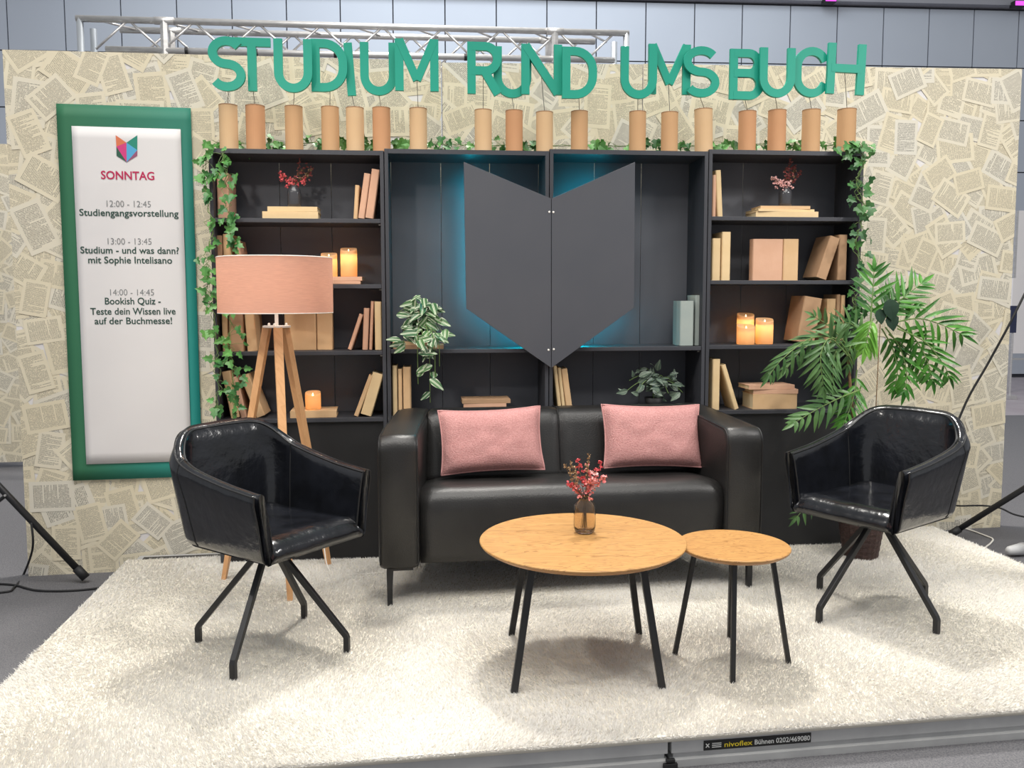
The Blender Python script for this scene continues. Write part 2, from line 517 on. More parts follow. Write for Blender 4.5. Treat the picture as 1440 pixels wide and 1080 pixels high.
# ------------------------------------------------------------------ mesh builder
class MB:
    def __init__(self):
        self.v, self.f, self.uv = [], [], []

    def add(self, vs, fs, uvs=None):
        b = len(self.v)
        self.v += [tuple(p) for p in vs]
        for i, f in enumerate(fs):
            self.f.append(tuple(b + k for k in f))
            self.uv.append(uvs[i] if uvs else [(0, 0)] * len(f))
        return self

    def box(self, x0, x1, y0, y1, z0, z1, M=None):
        vs = [Vector(p) for p in ((x0, y0, z0), (x1, y0, z0), (x1, y1, z0), (x0, y1, z0),
                                  (x0, y0, z1), (x1, y0, z1), (x1, y1, z1), (x0, y1, z1))]
        if M:
            vs = [M @ p for p in vs]
        return self.add(vs, [(0, 3, 2, 1), (4, 5, 6, 7), (0, 1, 5, 4), (1, 2, 6, 5), (2, 3, 7, 6), (3, 0, 4, 7)])

    def tube(self, pts, r, n=8, radii=None, phase=0.0, caps=True, flat=1.0):
        pts = [Vector(p) for p in pts]
        m = len(pts)
        radii = radii or [r] * m
        T = [(pts[min(i + 1, m - 1)] - pts[max(i - 1, 0)]).normalized() for i in range(m)]
        ref = Vector((0, 0, 1)) if abs(T[0].z) < 0.9 else Vector((0, 1, 0))
        N = (ref - T[0] * ref.dot(T[0])).normalized()
        vs = []
        for i in range(m):
            N = (N - T[i] * N.dot(T[i])).normalized()
            Bn = T[i].cross(N)
            for k in range(n):
                a = phase + 2 * PI * k / n
                vs.append(pts[i] + N * (math.cos(a) * radii[i]) + Bn * (math.sin(a) * radii[i] * flat))
        fs = []
        for i in range(m - 1):
            for k in range(n):
                a, b = i * n + k, i * n + (k + 1) % n
                fs.append((a, b, b + n, a + n))
        if caps:
            fs.append(tuple(reversed(range(n))))
            fs.append(tuple(range((m - 1) * n, m * n)))
        return self.add(vs, fs)

    def lathe(self, prof, n=24, c=(0, 0, 0), cap0=True, cap1=True):
        vs, fs = [], []
        for r, z in prof:
            for k in range(n):
                a = 2 * PI * k / n
                vs.append((c[0] + r * math.cos(a), c[1] + r * math.sin(a), c[2] + z))
        m = len(prof)
        for i in range(m - 1):
            for k in range(n):
                a, b = i * n + k, i * n + (k + 1) % n
                fs.append((a, b, b + n, a + n))
        if cap0:
            fs.append(tuple(reversed(range(n))))
        if cap1:
            fs.append(tuple(range((m - 1) * n, m * n)))
        return self.add(vs, fs)

    def prism(self, poly, y0, y1):
        """polygon in (x, z), seen from -y, pushed from y0 to y1"""
        n = len(poly)
        vs = [(x, y0, z) for x, z in poly] + [(x, y1, z) for x, z in poly]
        fs = [tuple(range(n)), tuple(reversed(range(n, 2 * n)))]
        for i in range(n):
            j = (i + 1) % n
            fs.append((i, i + n, j + n, j))
        return self.add(vs, fs)

    def ribbon(self, pts, wd, y0, y1, closed=False):
        """flat stroke of width wd along pts (x, z); crossing strokes differ a hair in thickness"""
        self.strokes = getattr(self, 'strokes', -1) + 1
        y0, y1 = y0 - 0.0005 * self.strokes, y1 + 0.0005 * self.strokes
        P = [Vector((p[0], p[1])) for p in pts]
        m = len(P)
        L_, R_ = [], []
        for i in range(m):
            a = P[i - 1] if (i > 0 or closed) else None
            b = P[(i + 1) % m] if (i < m - 1 or closed) else None
            d1 = (P[i] - a).normalized() if a is not None else None
            d2 = (b - P[i]).normalized() if b is not None else None
            d1 = d1 or d2
            d2 = d2 or d1
            n1, n2 = Vector((-d1.y, d1.x)), Vector((-d2.y, d2.x))
            nn = (n1 + n2).normalized()
            k = wd / 2 / max(0.35, nn.dot(n1))
            L_.append(P[i] + nn * k)
            R_.append(P[i] - nn * k)
        vs = []
        for i in range(m):
            vs += [(L_[i].x, y0, L_[i].y), (R_[i].x, y0, R_[i].y), (R_[i].x, y1, R_[i].y), (L_[i].x, y1, L_[i].y)]
        fs = []
        for i in range(m if closed else m - 1):
            a, b = i * 4, ((i + 1) % m) * 4
            for k in range(4):
                fs.append((a + k, a + (k + 1) % 4, b + (k + 1) % 4, b + k))
        if not closed:
            fs.append((0, 1, 2, 3))
            e = (m - 1) * 4
            fs.append((e + 3, e + 2, e + 1, e))
        return self.add(vs, fs)

    def leaf(self, pos, tip, up, size, wid, shape, fold=0.15, curl=0.15):
        tip = Vector(tip).normalized()
        up = Vector(up)
        side = tip.cross(up)
        if side.length < 1e-4:
            side = tip.cross(Vector((0.3, 1, 0.2)))
        side.normalize()
        up = side.cross(tip)
        vs, uv = [], []
        n = len(shape)
        for sgn in (1, -1):
            for a, b in shape:
                p = Vector(pos) + tip * (a * size) + side * (sgn * b * wid) + up * (abs(b) * wid * fold * 2 - curl * size * a * a)
                vs.append(p)
                uv.append((a, abs(b) * 2 if b else 0.0))
        mid = []
        for a, b in shape[1:-1]:
            mid.append(len(vs))
            vs.append(Vector(pos) + tip * (max(0.0, a) * size) + up * (-curl * size * a * a))
            uv.append((a, 0.0))
        fs, fu = [], []
        for sgn, o in ((1, 0), (-1, n)):
            prevm = o
            for i in range(1, n):
                cm = mid[i - 1] if i < n - 1 else o + n - 1
                pi_ = o + i - 1 if i > 1 else None
                if i == 1:
                    q = (o, o + 1, cm)
                elif i == n - 1:
                    q = (prevm, o + i - 1, o + i)
                else:
                    q = (prevm, o + i - 1, o + i, cm)
                if sgn < 0:
                    q = tuple(reversed(q))
                fs.append(q)
                fu.append([uv[k] for k in q])
                prevm = cm
        return self.add(vs, fs, fu)


IVY = [(0, 0), (-0.10, 0.24), (0.14, 0.50), (0.36, 0.26), (0.62, 0.34), (0.70, 0.14), (1, 0)]
BLADE = [(0, 0), (0.14, 0.40), (0.40, 0.50), (0.72, 0.30), (1, 0)]
OVAL = [(0, 0), (0.10, 0.30), (0.32, 0.50), (0.60, 0.42), (0.84, 0.18), (1, 0)]
PET = [(0, 0), (0.45, 0.50), (0.8, 0.42), (1, 0)]


def obj(name, mb, m, parent=None, loc=(0, 0, 0), rot=(0, 0, 0), smooth=False, bevel=0.0, bseg=2, sub=0, label=None):
    me = bpy.data.meshes.new(name)
    me.from_pydata([tuple(p) for p in mb.v], [], mb.f)
    uvl = me.uv_layers.new(name='UVMap')
    flat = [c for f in mb.uv for p in f for c in p]
    if len(flat) == 2 * len(me.loops):
        uvl.data.foreach_set('uv', flat)
    me.materials.append(m)
    if smooth:
        me.polygons.foreach_set('use_smooth', [True] * len(me.polygons))
    me.update()
    o = bpy.data.objects.new(name, me)
    COL.objects.link(o)
    o.location = loc
    o.rotation_euler = rot
    if parent:
        o.parent = parent
    if bevel:
        md = o.modifiers.new('bevel', 'BEVEL')
        md.width = bevel
        md.segments = bseg
        md.limit_method = 'ANGLE'
        md.angle_limit = math.radians(40)
        md.harden_normals = False
    if sub:
        md = o.modifiers.new('subdivision', 'SUBSURF')
        md.levels = md.render_levels = sub
    if label:
        o['label'] = label
    return o


def thing(name, label, cat, loc=(0, 0, 0), rotz=0.0, group=None, rot=None):
    o = bpy.data.objects.new(name, None)
    COL.objects.link(o)
    o.empty_display_size = 0.1
    o.location = loc
    o.rotation_euler = rot if rot else (0, 0, rotz)
    tag(o, label, cat, group)
    return o


def tag(o, label=None, cat=None, group=None, kind=None):
    if label:
        o['label'] = label
    if cat:
        o['category'] = cat
    if group:
        o['group'] = group
    if kind:
        o['kind'] = kind
    return o


def point_light(name, loc, power, color, rad, parent=None):
    l = bpy.data.lights.new(name, 'POINT')
    l.energy = power
    l.color = color
    l.shadow_soft_size = rad
    o = bpy.data.objects.new(name, l)
    COL.objects.link(o)
    o.location = loc
    if parent:
        o.parent = parent
    return o


def text_mesh(body, size, offset=0.0, extrude=0.0):
    """built-in lettering turned into a mesh lying in (x, z); returns builder and width"""
    cu = bpy.data.curves.new('lettering', 'FONT')
    cu.body = body
    cu.size = size
    cu.offset = offset
    cu.align_x = 'CENTER'
    cu.resolution_u = 3
    o = bpy.data.objects.new('lettering', cu)
    COL.objects.link(o)
    dg = bpy.context.evaluated_depsgraph_get()
    dg.update()
    me = bpy.data.meshes.new_from_object(o.evaluated_get(dg))
    mb = MB()
    mb.add([(p.co.x, 0.0, p.co.y) for p in me.vertices], [tuple(p.vertices) for p in me.polygons])
    bpy.data.objects.remove(o)
    bpy.data.curves.remove(cu)
    bpy.data.meshes.remove(me)
    xs = [p[0] for p in mb.v]
    return mb, max(xs) - min(xs), (max(xs) + min(xs)) / 2


def lerp(a, b, t):
    return a + (b - a) * t


def smoothpath(pts, n=6):
    """Catmull-Rom through pts"""
    P = [Vector(p) for p in pts]
    out = []
    for i in range(len(P) - 1):
        p0, p1, p2, p3 = P[max(i - 1, 0)], P[i], P[i + 1], P[min(i + 2, len(P) - 1)]
        for k in range(n):
            t = k / n
            out.append(0.5 * ((2 * p1) + (p2 - p0) * t + (2 * p0 - 5 * p1 + 4 * p2 - p3) * t * t + (3 * p1 - p0 - 3 * p2 + p3) * t ** 3))
    out.append(P[-1])
    return out


# ================================================================== THE SETTING
mb = MB().box(-14, 18, -7, 5.6, ZF - 0.1, ZF)
tag(obj('floor', mb, MT['carpet']), kind='structure')
mb = MB().box(-14, 22, 5.6, 13, ZF - 0.1, ZF - 0.002)
tag(obj('floor_far', mb, MT['floorfar']), kind='structure')

HW = Frame((2.0, 10.2), 0.5)
s0, _ = HW.px(92, 50)
_, zj = HW.px(1430, 96)
mb = MB()
JX = [11, 92, 171, 249.5, 327, 403.5, 479, 553, 626, 698, 769, 838.5, 908, 976.5, 1043.5, 1111, 1177, 1242, 1306, 1369, 1432]
JS = [HW.px(x, 50)[0] for x in JX]
JS = [JS[0] - .86 * k for k in range(9, 0, -1)] + JS + [JS[-1] + .84 * k for k in range(1, 8)]
for i in range(len(JS) - 1):
    for zz in range(-6, 1):
        a, b = JS[i], JS[i + 1]
        z0, z1 = zj + zz * 0.88, zj + (zz + 1) * 0.88
        if zz == 0:
            z1 = zj + 0.96
        g = 0.010
        vs = [HW.w(a + g, 0, z0 + g), HW.w(b - g, 0, z0 + g), HW.w(b - g, 0, z1 - g), HW.w(a + g, 0, z1 - g),
              HW.w(a + g, .03, z0 + g), HW.w(b - g, .03, z0 + g), HW.w(b - g, .03, z1 - g), HW.w(a + g, .03, z1 - g)]
        mb.add(vs, [(0, 1, 2, 3), (4, 7, 6, 5), (0, 4, 5, 1), (1, 5, 6, 2), (2, 6, 7, 3), (3, 7, 4, 0)])
wf = obj('wall_far', mb, MT['hallpanel'])
tag(wf, kind='structure')
mb = MB()
vs = [HW.w(-12, .05, ZF), HW.w(16, .05, ZF), HW.w(16, .05, zj + 3), HW.w(-12, .05, zj + 3),
      HW.w(-12, .15, ZF), HW.w(16, .15, ZF), HW.w(16, .15, zj + 3), HW.w(-12, .15, zj + 3)]
mb.add(vs, [(0, 1, 2, 3), (4, 7, 6, 5), (0, 4, 5, 1), (1, 5, 6, 2), (2, 6, 7, 3), (3, 7, 4, 0)])
obj('joint_backing', mb, MT['halljoint'], wf)
mb = MB()
for s_a, s_b, d0, d1, z0, z1 in ((-12, 16, -0.18, 0.05, zj + 0.985, zj + 1.10),):
    vs = [HW.w(s_a, d0, z0), HW.w(s_b, d0, z0), HW.w(s_b, d1, z0), HW.w(s_a, d1, z0),
          HW.w(s_a, d0, z1), HW.w(s_b, d0, z1), HW.w(s_b, d1, z1), HW.w(s_a, d1, z1)]
    mb.add(vs, [(0, 3, 2, 1), (4, 5, 6, 7), (0, 1, 5, 4), (1, 2, 6, 5), (2, 3, 7, 6), (3, 0, 4, 7)])
tag(obj('trim_1', mb, MT['trim']), kind='structure')


# page-covered exhibition wall: three panels side by side
def clip(poly, uv, a, b):
    """keep the part of poly left of a->b"""
    out, ou = [], []
    n = len(poly)
    def sd(p):
        return (b[0] - a[0]) * (p[1] - a[1]) - (b[1] - a[1]) * (p[0] - a[0])
    for i in range(n):
        p, q = poly[i], poly[(i + 1) % n]
        dp, dq = sd(p), sd(q)
        if dp >= 0:
            out.append(p)
            ou.append(uv[i])
        if dp * dq < 0:
            t = dp / (dp - dq)
            out.append((p[0] + (q[0] - p[0]) * t, p[1] + (q[1] - p[1]) * t))
            u0, u1 = uv[i], uv[(i + 1) % n]
            ou.append((u0[0] + (u1[0] - u0[0]) * t, u0[1] + (u1[1] - u0[1]) * t))
    return out, ou


def page_panel(name, fr, quad, skip=None, thick=0.04, seed=1, density=95):
    """board with printed pages pasted on in all directions; quad = (s0, s1, z0, ztop at s0, ztop at s1)"""
    rd = random.Random(seed)
    s0, s1, z0, za, zb = quad
    ctr = fr.w((s0 + s1) / 2, 0, z0)
    board = MB()
    c = [(s0, z0), (s1, z0), (s1, zb), (s0, za)]
    vs = [fr.w(s, 0, z) - ctr for s, z in c] + [fr.w(s, thick, z) - ctr for s, z in c]
    board.add(vs, [(0, 1, 2, 3), (7, 6, 5, 4), (0, 4, 5, 1), (1, 5, 6, 2), (2, 6, 7, 3), (3, 7, 4, 0)])
    o = obj(name, board, MT['sheet'], loc=ctr)
    tag(o, kind='structure')
    pm = MB()
    ids = []
    area = (s1 - s0) * (max(za, zb) - z0)
    n = int(area * density)
    k = 0
    cells = []
    nx = max(1, int((s1 - s0) / 0.10))
    nz = max(1, int((max(za, zb) - z0) / 0.12))
    for i in range(nx + 1):
        for j in range(nz + 1):
            cells.append((s0 + (i + rd.uniform(-.4, .4)) * (s1 - s0) / nx, z0 + (j + rd.uniform(-.4, .4)) * (max(za, zb) - z0) / nz))
    rd.shuffle(cells)
    for cx, cz in cells:
        if skip and skip[0] < cx < skip[1] and cz < skip[2]:
            continue
        pw = rd.uniform(0.122, 0.165)
        ph = pw * rd.uniform(1.35, 1.6)
        a = rd.choice([rd.gauss(0, .25), rd.uniform(-PI, PI), rd.uniform(-PI, PI), PI / 2 + rd.gauss(0, .3)])
        ca, sa_ = math.cos(a), math.sin(a)
        poly, uv = [], []
        for x, y, u, v in ((-.5, -.5, 0, 0), (.5, -.5, 1, 0), (.5, .5, 1, 1), (-.5, .5, 0, 1)):
            x *= pw
            y *= ph
            poly.append((cx + x * ca - y * sa_, cz + x * sa_ + y * ca))
            uv.append((u, v))
        for i in range(4):
            poly, uv = clip(poly, uv, c[i], c[(i + 1) % 4])
            if len(poly) < 3:
                break
        if len(poly) < 3:
            continue
        off = -0.0008 - k * 0.000012
        k += 1
        pm.add([fr.w(x, off, y) - ctr for x, y in poly], [tuple(range(len(poly)))], [uv])
        ids.append((rd.random(), rd.random(), rd.random()))
    po = obj('page_collage', pm, MT['pages'], o)
    at = po.data.attributes.new('page', 'FLOAT_COLOR', 'FACE')
    at.data.foreach_set('color', [c_ for t in ids for c_ in (t[0], t[1], t[2], 1.0)])
    return o


sA = WL.px(5, 100)[0]
sB = WL.px(621, 100)[0]
sC = WL.px(904, 100)[0]
sD = WL.px(1422, 400)[0]
zt = lambda x, y: WL.px(x, y)[1]
page_panel('wall_back', WL, (sA, sB - .003, ZF, zt(5, 70), zt(620, 85.5)), skip=(1.3, sB + 1, 1.85), seed=3)
page_panel('wall_back', WL, (sB + .003, sC - .002, ZF, zt(622, 88), zt(903, 90.5)), skip=(sB - 1, sC + 1, 1.85), seed=4)
page_panel('wall_back', WL, (sC + .002, sD, ZF, zt(905, 90), zt(1428, 97)), skip=(sC - 1, 4.0, 1.85), seed=5)
FL = Frame((-2.66, 3.1), 6.0)
zq = FL.px(20, 203)[1]
page_panel('wall_left', FL, (-1.4, FL.px(31, 400)[0], FL.px(8, 650)[1], zq, zq), seed=6)

# ================================================================== STAGE
uj = ST.px(945, 1040, -1.94)[0]
U0, U1, V0, V1 = -0.47, 3.88, -1.922, 0.262


def deck(a, b, label):
    c = ST.w((a + b) / 2, 0, 0)
    t = thing('stage_deck', label, 'stage deck', (c.x, c.y, ZF), ST.a, 'stage decks under the rug')
    h = (b - a) / 2
    obj('deck_board', MB().box(-h + .03, h - .03, V0 + .03, V1 - .03, 0.048, -ZF + ZD), MT['black'], t)
    e = MB()
    # extruded profile with grooves, swept round the four sides
    prof = [(0.0, 0.0), (0.0, 0.022), (0.010, 0.026), (0.010, 0.040), (0.002, 0.044), (0.002, 0.084), (0.030, 0.084), (0.030, 0.0)]
    cs = [(-h, V0, 1, 1), (h, V0, -1, 1), (h, V1, -1, -1), (-h, V1, 1, -1)]
    n = len(prof)
    vs = [(x + sx * p, y + sy * p, z) for x, y, sx, sy in cs for p, z in prof]
    fs = []
    for i in range(4):
        j = (i + 1) % 4
        for k in range(n):
            l = (k + 1) % n
            fs.append((i * n + k, j * n + k, j * n + l, i * n + l))
    e.add(vs, fs)
    obj('edge_profile', e, MT['deck'], t)
    return t, h


dl, _h = deck(U0, uj - .004, 'aluminium edged stage deck on the left, front joint beside its right end')
dr, hr = deck(uj + .004, U1, 'aluminium edged stage deck on the right with a black sticker on its front')
cl = MB().box(-0.022, 0.022, -0.012, -0.001, 0.0, 0.018).box(-0.014, 0.014, -0.012, -0.001, 0.022, 0.032)
c_ = ST.w(uj, V0, ZF)
o = obj('deck_connector', cl, MT['rubber'], loc=c_, rot=(0, 0, ST.a), bevel=0.002)
tag(o, 'small black connector at the front joint between the stage decks', 'connector')
# sticker on the front of the right deck
ua, ub = ST.px(990, 1033, V0)[0], ST.px(1141, 1025, V0)[0]
cx = (ua + ub) / 2 - (uj + .004 + U1) / 2
lw = (ub - ua) / 2
st = obj('sticker', MB().box(-lw, lw, -0.001, 0.0015, -0.0155, 0.0155), MT['stickb'], dr, (cx, V0 + .0015, 0.0605), label='black sticker with yellow and white lettering')
for body, col, a, b in (('nivoflex', 'sticky', -0.62, -0.10), ('B\u00fchnen 0202/469080', 'stickw', -0.06, 0.98)):
    tm, wdt, mid = text_mesh(body, 0.026, 0.0004)
    k = (b - a) * lw / wdt
    tm.v = [((p[0] - mid) * k, -0.0016, p[2] * 0.85 - 0.008) for p in tm.v]
    obj('lettering', tm, MT[col], st, ((a + b) / 2 * lw, 0, 0))
em = MB()
em.ribbon([(-.96 * lw, -.006), (-.90 * lw, .006)], .003, -.0016, -.0014).ribbon([(-.96 * lw, .006), (-.90 * lw, -.006)], .003, -.0016, -.0014)
for zz in (-.006, 0, .006):
    em.ribbon([(-.85 * lw, zz), (-.68 * lw, zz)], .0018, -.0016, -.0014)
obj('emblem', em, MT['stickw'], st)

# ================================================================== RUG
RU0, RU1, RV0, RV1 = -0.495, 3.905, -1.930, 0.125
rc = ST.w(0, 0, 0)
rug = thing('shaggy_rug', 'cream white shaggy rug covering the stage under all the furniture', 'rug', (0, 0, ZD), ST.a)
NX, NY = 90, 44
mb = MB()
vs = []
for j in range(NY + 1):
    for i in range(NX + 1):
        x, y = lerp(RU0, RU1, i / NX), lerp(RV0, RV1, j / NY)
        vs.append((x, y, 0.018 + 0.002 * noise.noise(Vector((x * 3, y * 3, 0)))))
fs = [(j * (NX + 1) + i, j * (NX + 1) + i + 1, (j + 1) * (NX + 1) + i + 1, (j + 1) * (NX + 1) + i) for j in range(NY) for i in range(NX)]
mb.add(vs, fs)
mb.box(RU0, RU1, RV0 + .001, RV1, 0.0, 0.015)
obj('rug_backing', mb, MT['rugbase'], rug, smooth=True)


def make_pile():
    n = 430000
    # denser to the front where fibres show
    t = rng.random(n)
    y = RV0 + (RV1 - RV0) * t ** 1.25
    x = RU0 + (RU1 - RU0) * rng.random(n)
    ne = 16000
    x = np.concatenate([x, RU0 + (RU1 - RU0) * rng.random(ne)])
    y = np.concatenate([y, RV0 + 0.006 * rng.random(ne)])
    N = len(x)
    lenf = 0.012 + 0.010 * rng.random(N)
    # slow swirls in the lie of the pile
    ax = np.sin(1.7 * x + 1.1 * np.sin(2.3 * y)) + np.cos(2.9 * y - 1.3 * x) + 0.8 * np.sin(5.1 * x + 3.7 * y)
    ang = ax * 1.4 + rng.normal(0, 0.8, N)
    lean = 0.55 + 0.25 * np.sin(3.1 * x - 2.2 * y + 1) + rng.normal(0, 0.2, N)
    lean = np.clip(lean, 0.05, 1.15)
    dx, dy = np.cos(ang) * np.sin(lean), np.sin(ang) * np.sin(lean)
    dz = np.cos(lean)
    ed = np.arange(N) >= n
    dx[ed] = rng.normal(0, 0.35, ne)
    dy[ed] = -0.7
    dz[ed] = rng.uniform(-0.1, 0.5, ne)
    wa = rng.random(N) * 2 * PI
    wd = 0.0022 + 0.0012 * rng.random(N)
    z0 = np.full(N, 0.016)
    co = np.empty((N, 3, 3), np.float32)
    co[:, 0] = np.stack([x + np.cos(wa) * wd, y + np.sin(wa) * wd, z0], -1)
    co[:, 1] = np.stack([x - np.cos(wa) * wd, y - np.sin(wa) * wd, z0], -1)
    co[:, 2] = np.stack([x + dx * lenf, y + dy * lenf, z0 + dz * lenf * 0.75], -1)
    me = bpy.data.meshes.new('pile')
    me.vertices.add(3 * N)
    me.vertices.foreach_set('co', co.ravel())
    me.loops.add(3 * N)
    me.loops.foreach_set('vertex_index', np.arange(3 * N, dtype=np.int32))
    me.polygons.add(N)
    me.polygons.foreach_set('loop_start', np.arange(0, 3 * N, 3, dtype=np.int32))
    me.polygons.foreach_set('loop_total', np.full(N, 3, np.int32))
    me.materials.append(MT['rugpile'])
    me.update(calc_edges=True)
    o = bpy.data.objects.new('pile', me)
    COL.objects.link(o)
    o.parent = rug
    o['kind'] = 'stuff'


make_pile()

# ================================================================== BOOKCASES
SE = [BC.px(292, 210)[0], BC.px(539.7, 212)[0], BC.px(772.7, 214)[0], BC.px(997, 213.5)[0], BC.px(1216, 212)[0]]
ZB = ZD
DEP = 0.28


def zk(s):
    return 1.0 + 0.0063 * s


SHELF = dict(A=1.681, B=1.364, C=1.038, D=0.706)


def shelf_z(k, s):
    return SHELF[k] * zk(s)


def bookcase(i, keys, label):
    a, b = SE[i] + 0.002, SE[i + 1] - 0.002
    m_ = (a + b) / 2
    h = (b - a) / 2
    K = zk(m_)
    top = 2.008 * K - ZB
    o = BC.w(m_, 0, ZB)
    t = thing('bookcase', label, 'bookcase', o, BC.a, 'black bookcases standing in a row')
    tk = 0.018
    for sgn in (-1, 1):
        x = sgn * h
        obj('side_panel', MB().box(min(x, x - sgn * tk), max(x, x - sgn * tk), 0, DEP, 0, top), MT['case'], t, bevel=0.0015)
    obj('top_panel', MB().box(-h + tk, h - tk, 0.001, DEP, top - 0.022, top - 0.0005), MT['case'], t)
    bk = MB()
    x0 = -h + tk
    wd = 2 * (h - tk)
    cuts = [0, .335, .665, 1]
    for q in range(3):
        bk.box(x0 + wd * cuts[q] + .0012, x0 + wd * cuts[q + 1] - .0012, DEP - 0.008, DEP - 0.002, 0, top - .022)
    obj('back_panel', bk, MT['caseback'], t)
    for k in keys:
        z = SHELF[k] * K - ZB
        obj('shelf', MB().box(-h + tk + .0005, h - tk - .0005, 0.004, DEP - .009, z - 0.02, z), MT['case'], t, bevel=0.0015)
    z = SHELF['D'] * K - ZB - 0.02
    obj('lower_front', MB().box(-h + tk + .0005, h - tk - .0005, 0.02, 0.036, 0.0, z - .001), MT['jet'], t)
    # little shelf pins on the right side panel
    pn = MB()
    for k in keys:
        zz = SHELF[k] * K - ZB - 0.026
        pn.tube([(h - tk - 0.001, 0.03, zz), (h - tk - 0.012, 0.03, zz)], 0.003, 8)
    obj('shelf_pin', pn, MT['alu'], t)
    return t


bookcase(0, 'ABCD', 'black bookcase farthest left, behind the tripod lamp, with four shelves of books')
bookcase(1, 'CD', 'black bookcase second from left, holding the white striped trailing plant')
bookcase(2, 'CD', 'black bookcase third from left, with two books in painted grey light standing at its right end')
bookcase(3, 'ABCD', 'black bookcase farthest right, behind the palm, with three candles on it')

# ---- emblem: dark double-panel shield with teal light behind
EP = -0.030
ec = BC.w(BC.px(775, 400, EP)[0], EP, 0)
ez = 1.4
et = thing('shield_emblem', 'large charcoal notched shield emblem with teal backlight across the middle bookcases', 'emblem', (ec.x, ec.y, ez), BC.a)
sm = BC.px(775, 400, EP)[0]


def epx(x, y):
    s, z = BC.px(x, y, EP)
    return (s - sm, z - ez)


lpoly = [epx(652, 228), epx(655.5, 434), epx(774.6, 517), epx(774.6, 279.5)]
rpoly = [epx(775.4, 279.5), epx(775.4, 517), epx(891, 433), epx(892.5, 228)]
for poly in (lpoly, rpoly):
    obj('emblem_half', MB().prism(poly, -0.009, 0.009), MT['plate'], et, bevel=0.001)
for q in ((772.1, 298.3), (777.8, 298.6), (771, 492), (778.4, 491)):
    x, z = epx(*q)
    obj('screw', MB().lathe([(0.0052, 0), (0.0052, 0.002), (0.003, 0.0035)], 12), MT['white'], et, (x, -0.009, z), (PI / 2, 0, 0))
lm = MB()
for a, b in (((662, 245), (665, 425)), ((666, 429), (745, 484)), ((806, 484), (876, 432)), ((790, 284), (850, 258))):
    (sa1, za1), (sb1, zb1) = BC.px(a[0], a[1], .20), BC.px(b[0], b[1], .20)
    lm.tube([(sa1 - sm, 0.20 - EP, za1 - ez), (sb1 - sm, 0.20 - EP, zb1 - ez)], 0.006, 6)
obj('led_strip', lm, MT['led'], et)


# ================================================================== BOOKS
BOOKG = {'L': 'paper wrapped books in the left bookcase', 'M': 'paper wrapped books in the middle bookcases', 'R': 'paper wrapped books in the right bookcase'}
KM = ['kraft', 'kraftb', 'kraftc', 'kraftd', 'kraftlit']
_bk = {}


def book_parts(t, tk, h, dp, mk, flat=False):
    """wrapped book, spine to -y, standing; tk thick (x), h tall (z), dp deep (y)"""
    b = 0.0025
    c = MB()
    c.add([(-tk / 2, 0.004, 0), (-tk / 2 + .004, 0, 0), (tk / 2 - .004, 0, 0), (tk / 2, 0.004, 0), (tk / 2, dp, 0), (tk / 2 - b, dp, 0), (tk / 2 - b, b + .003, 0), (-tk / 2 + b, b + .003, 0), (-tk / 2 + b, dp, 0), (-tk / 2, dp, 0)] +
          [(-tk / 2, 0.004, h), (-tk / 2 + .004, 0, h), (tk / 2 - .004, 0, h), (tk / 2, 0.004, h), (tk / 2, dp, h), (tk / 2 - b, dp, h), (tk / 2 - b, b + .003, h), (-tk / 2 + b, b + .003, h), (-tk / 2 + b, dp, h), (-tk / 2, dp, h)],
          [(9, 8, 7, 0), (0, 7, 6, 3, 2, 1), (3, 6, 5, 4), (10, 17, 18, 19), (10, 11, 12, 13, 16, 17), (13, 14, 15, 16)] +
          [(i, (i + 1) % 10, (i + 1) % 10 + 10, i + 10) for i in range(10)])
    obj('cover', c, MT[mk], t)
    obj('page_block', MB().box(-tk / 2 + b, tk / 2 - b, b + .003, dp - .004, .003, h - .003), MT['paper'], t)


def book_up(xb0, xb1, ytop, key, label, grp, lean=0.0, d=0.03, dp=0.16, mk='kraft', z_off=0.0, yaw=0.0, ybot=None):
    """standing book: pixel span of its foot, pixel height of its top, lean in degrees (+ right)"""
    yb = ybot if ybot else 500
    sm_ = (BC.px(xb0, yb, d)[0] + BC.px(xb1, yb, d)[0]) / 2
    zb = shelf_z(key, sm_) + 0.0008 + z_off
    # find pixel row of the foot
    for _ in range(3):
        P = BC.w(sm_, d, zb) - CAM
        yb = 540 + SHY - FPX * P.dot(_u) / P.dot(_f)
        s0_, s1_ = BC.px(xb0, yb, d)[0], BC.px(xb1, yb, d)[0]
        sm_ = (s0_ + s1_) / 2
    a = math.radians(lean)
    tk = max(0.010, (s1_ - s0_) * math.cos(a))
    zt_ = BC.px((xb0 + xb1) / 2, ytop, d)[1]
    h = max(0.10, ((zt_ - zb) - tk * abs(math.sin(a))) / math.cos(a))
    # pivot corner on the shelf
    piv = s1_ if lean > 0 else s0_
    off = tk / 2 if lean > 0 else -tk / 2
    ctr = Vector((piv, d, zb)) + Vector((-off * math.cos(a), 0, off * math.sin(a)))
    if lean == 0:
        ctr = Vector((sm_, d, zb))
    p = BC.w(ctr.x, ctr.y, ctr.z)
    R_ = Matrix.Rotation(BC.a + math.radians(yaw), 4, 'Z') @ Matrix.Rotation(a, 4, 'Y')
    t = thing('book', label, 'book', p, 0, BOOKG[grp], R_.to_euler())
    book_parts(t, tk, h, dp, mk)
    return t


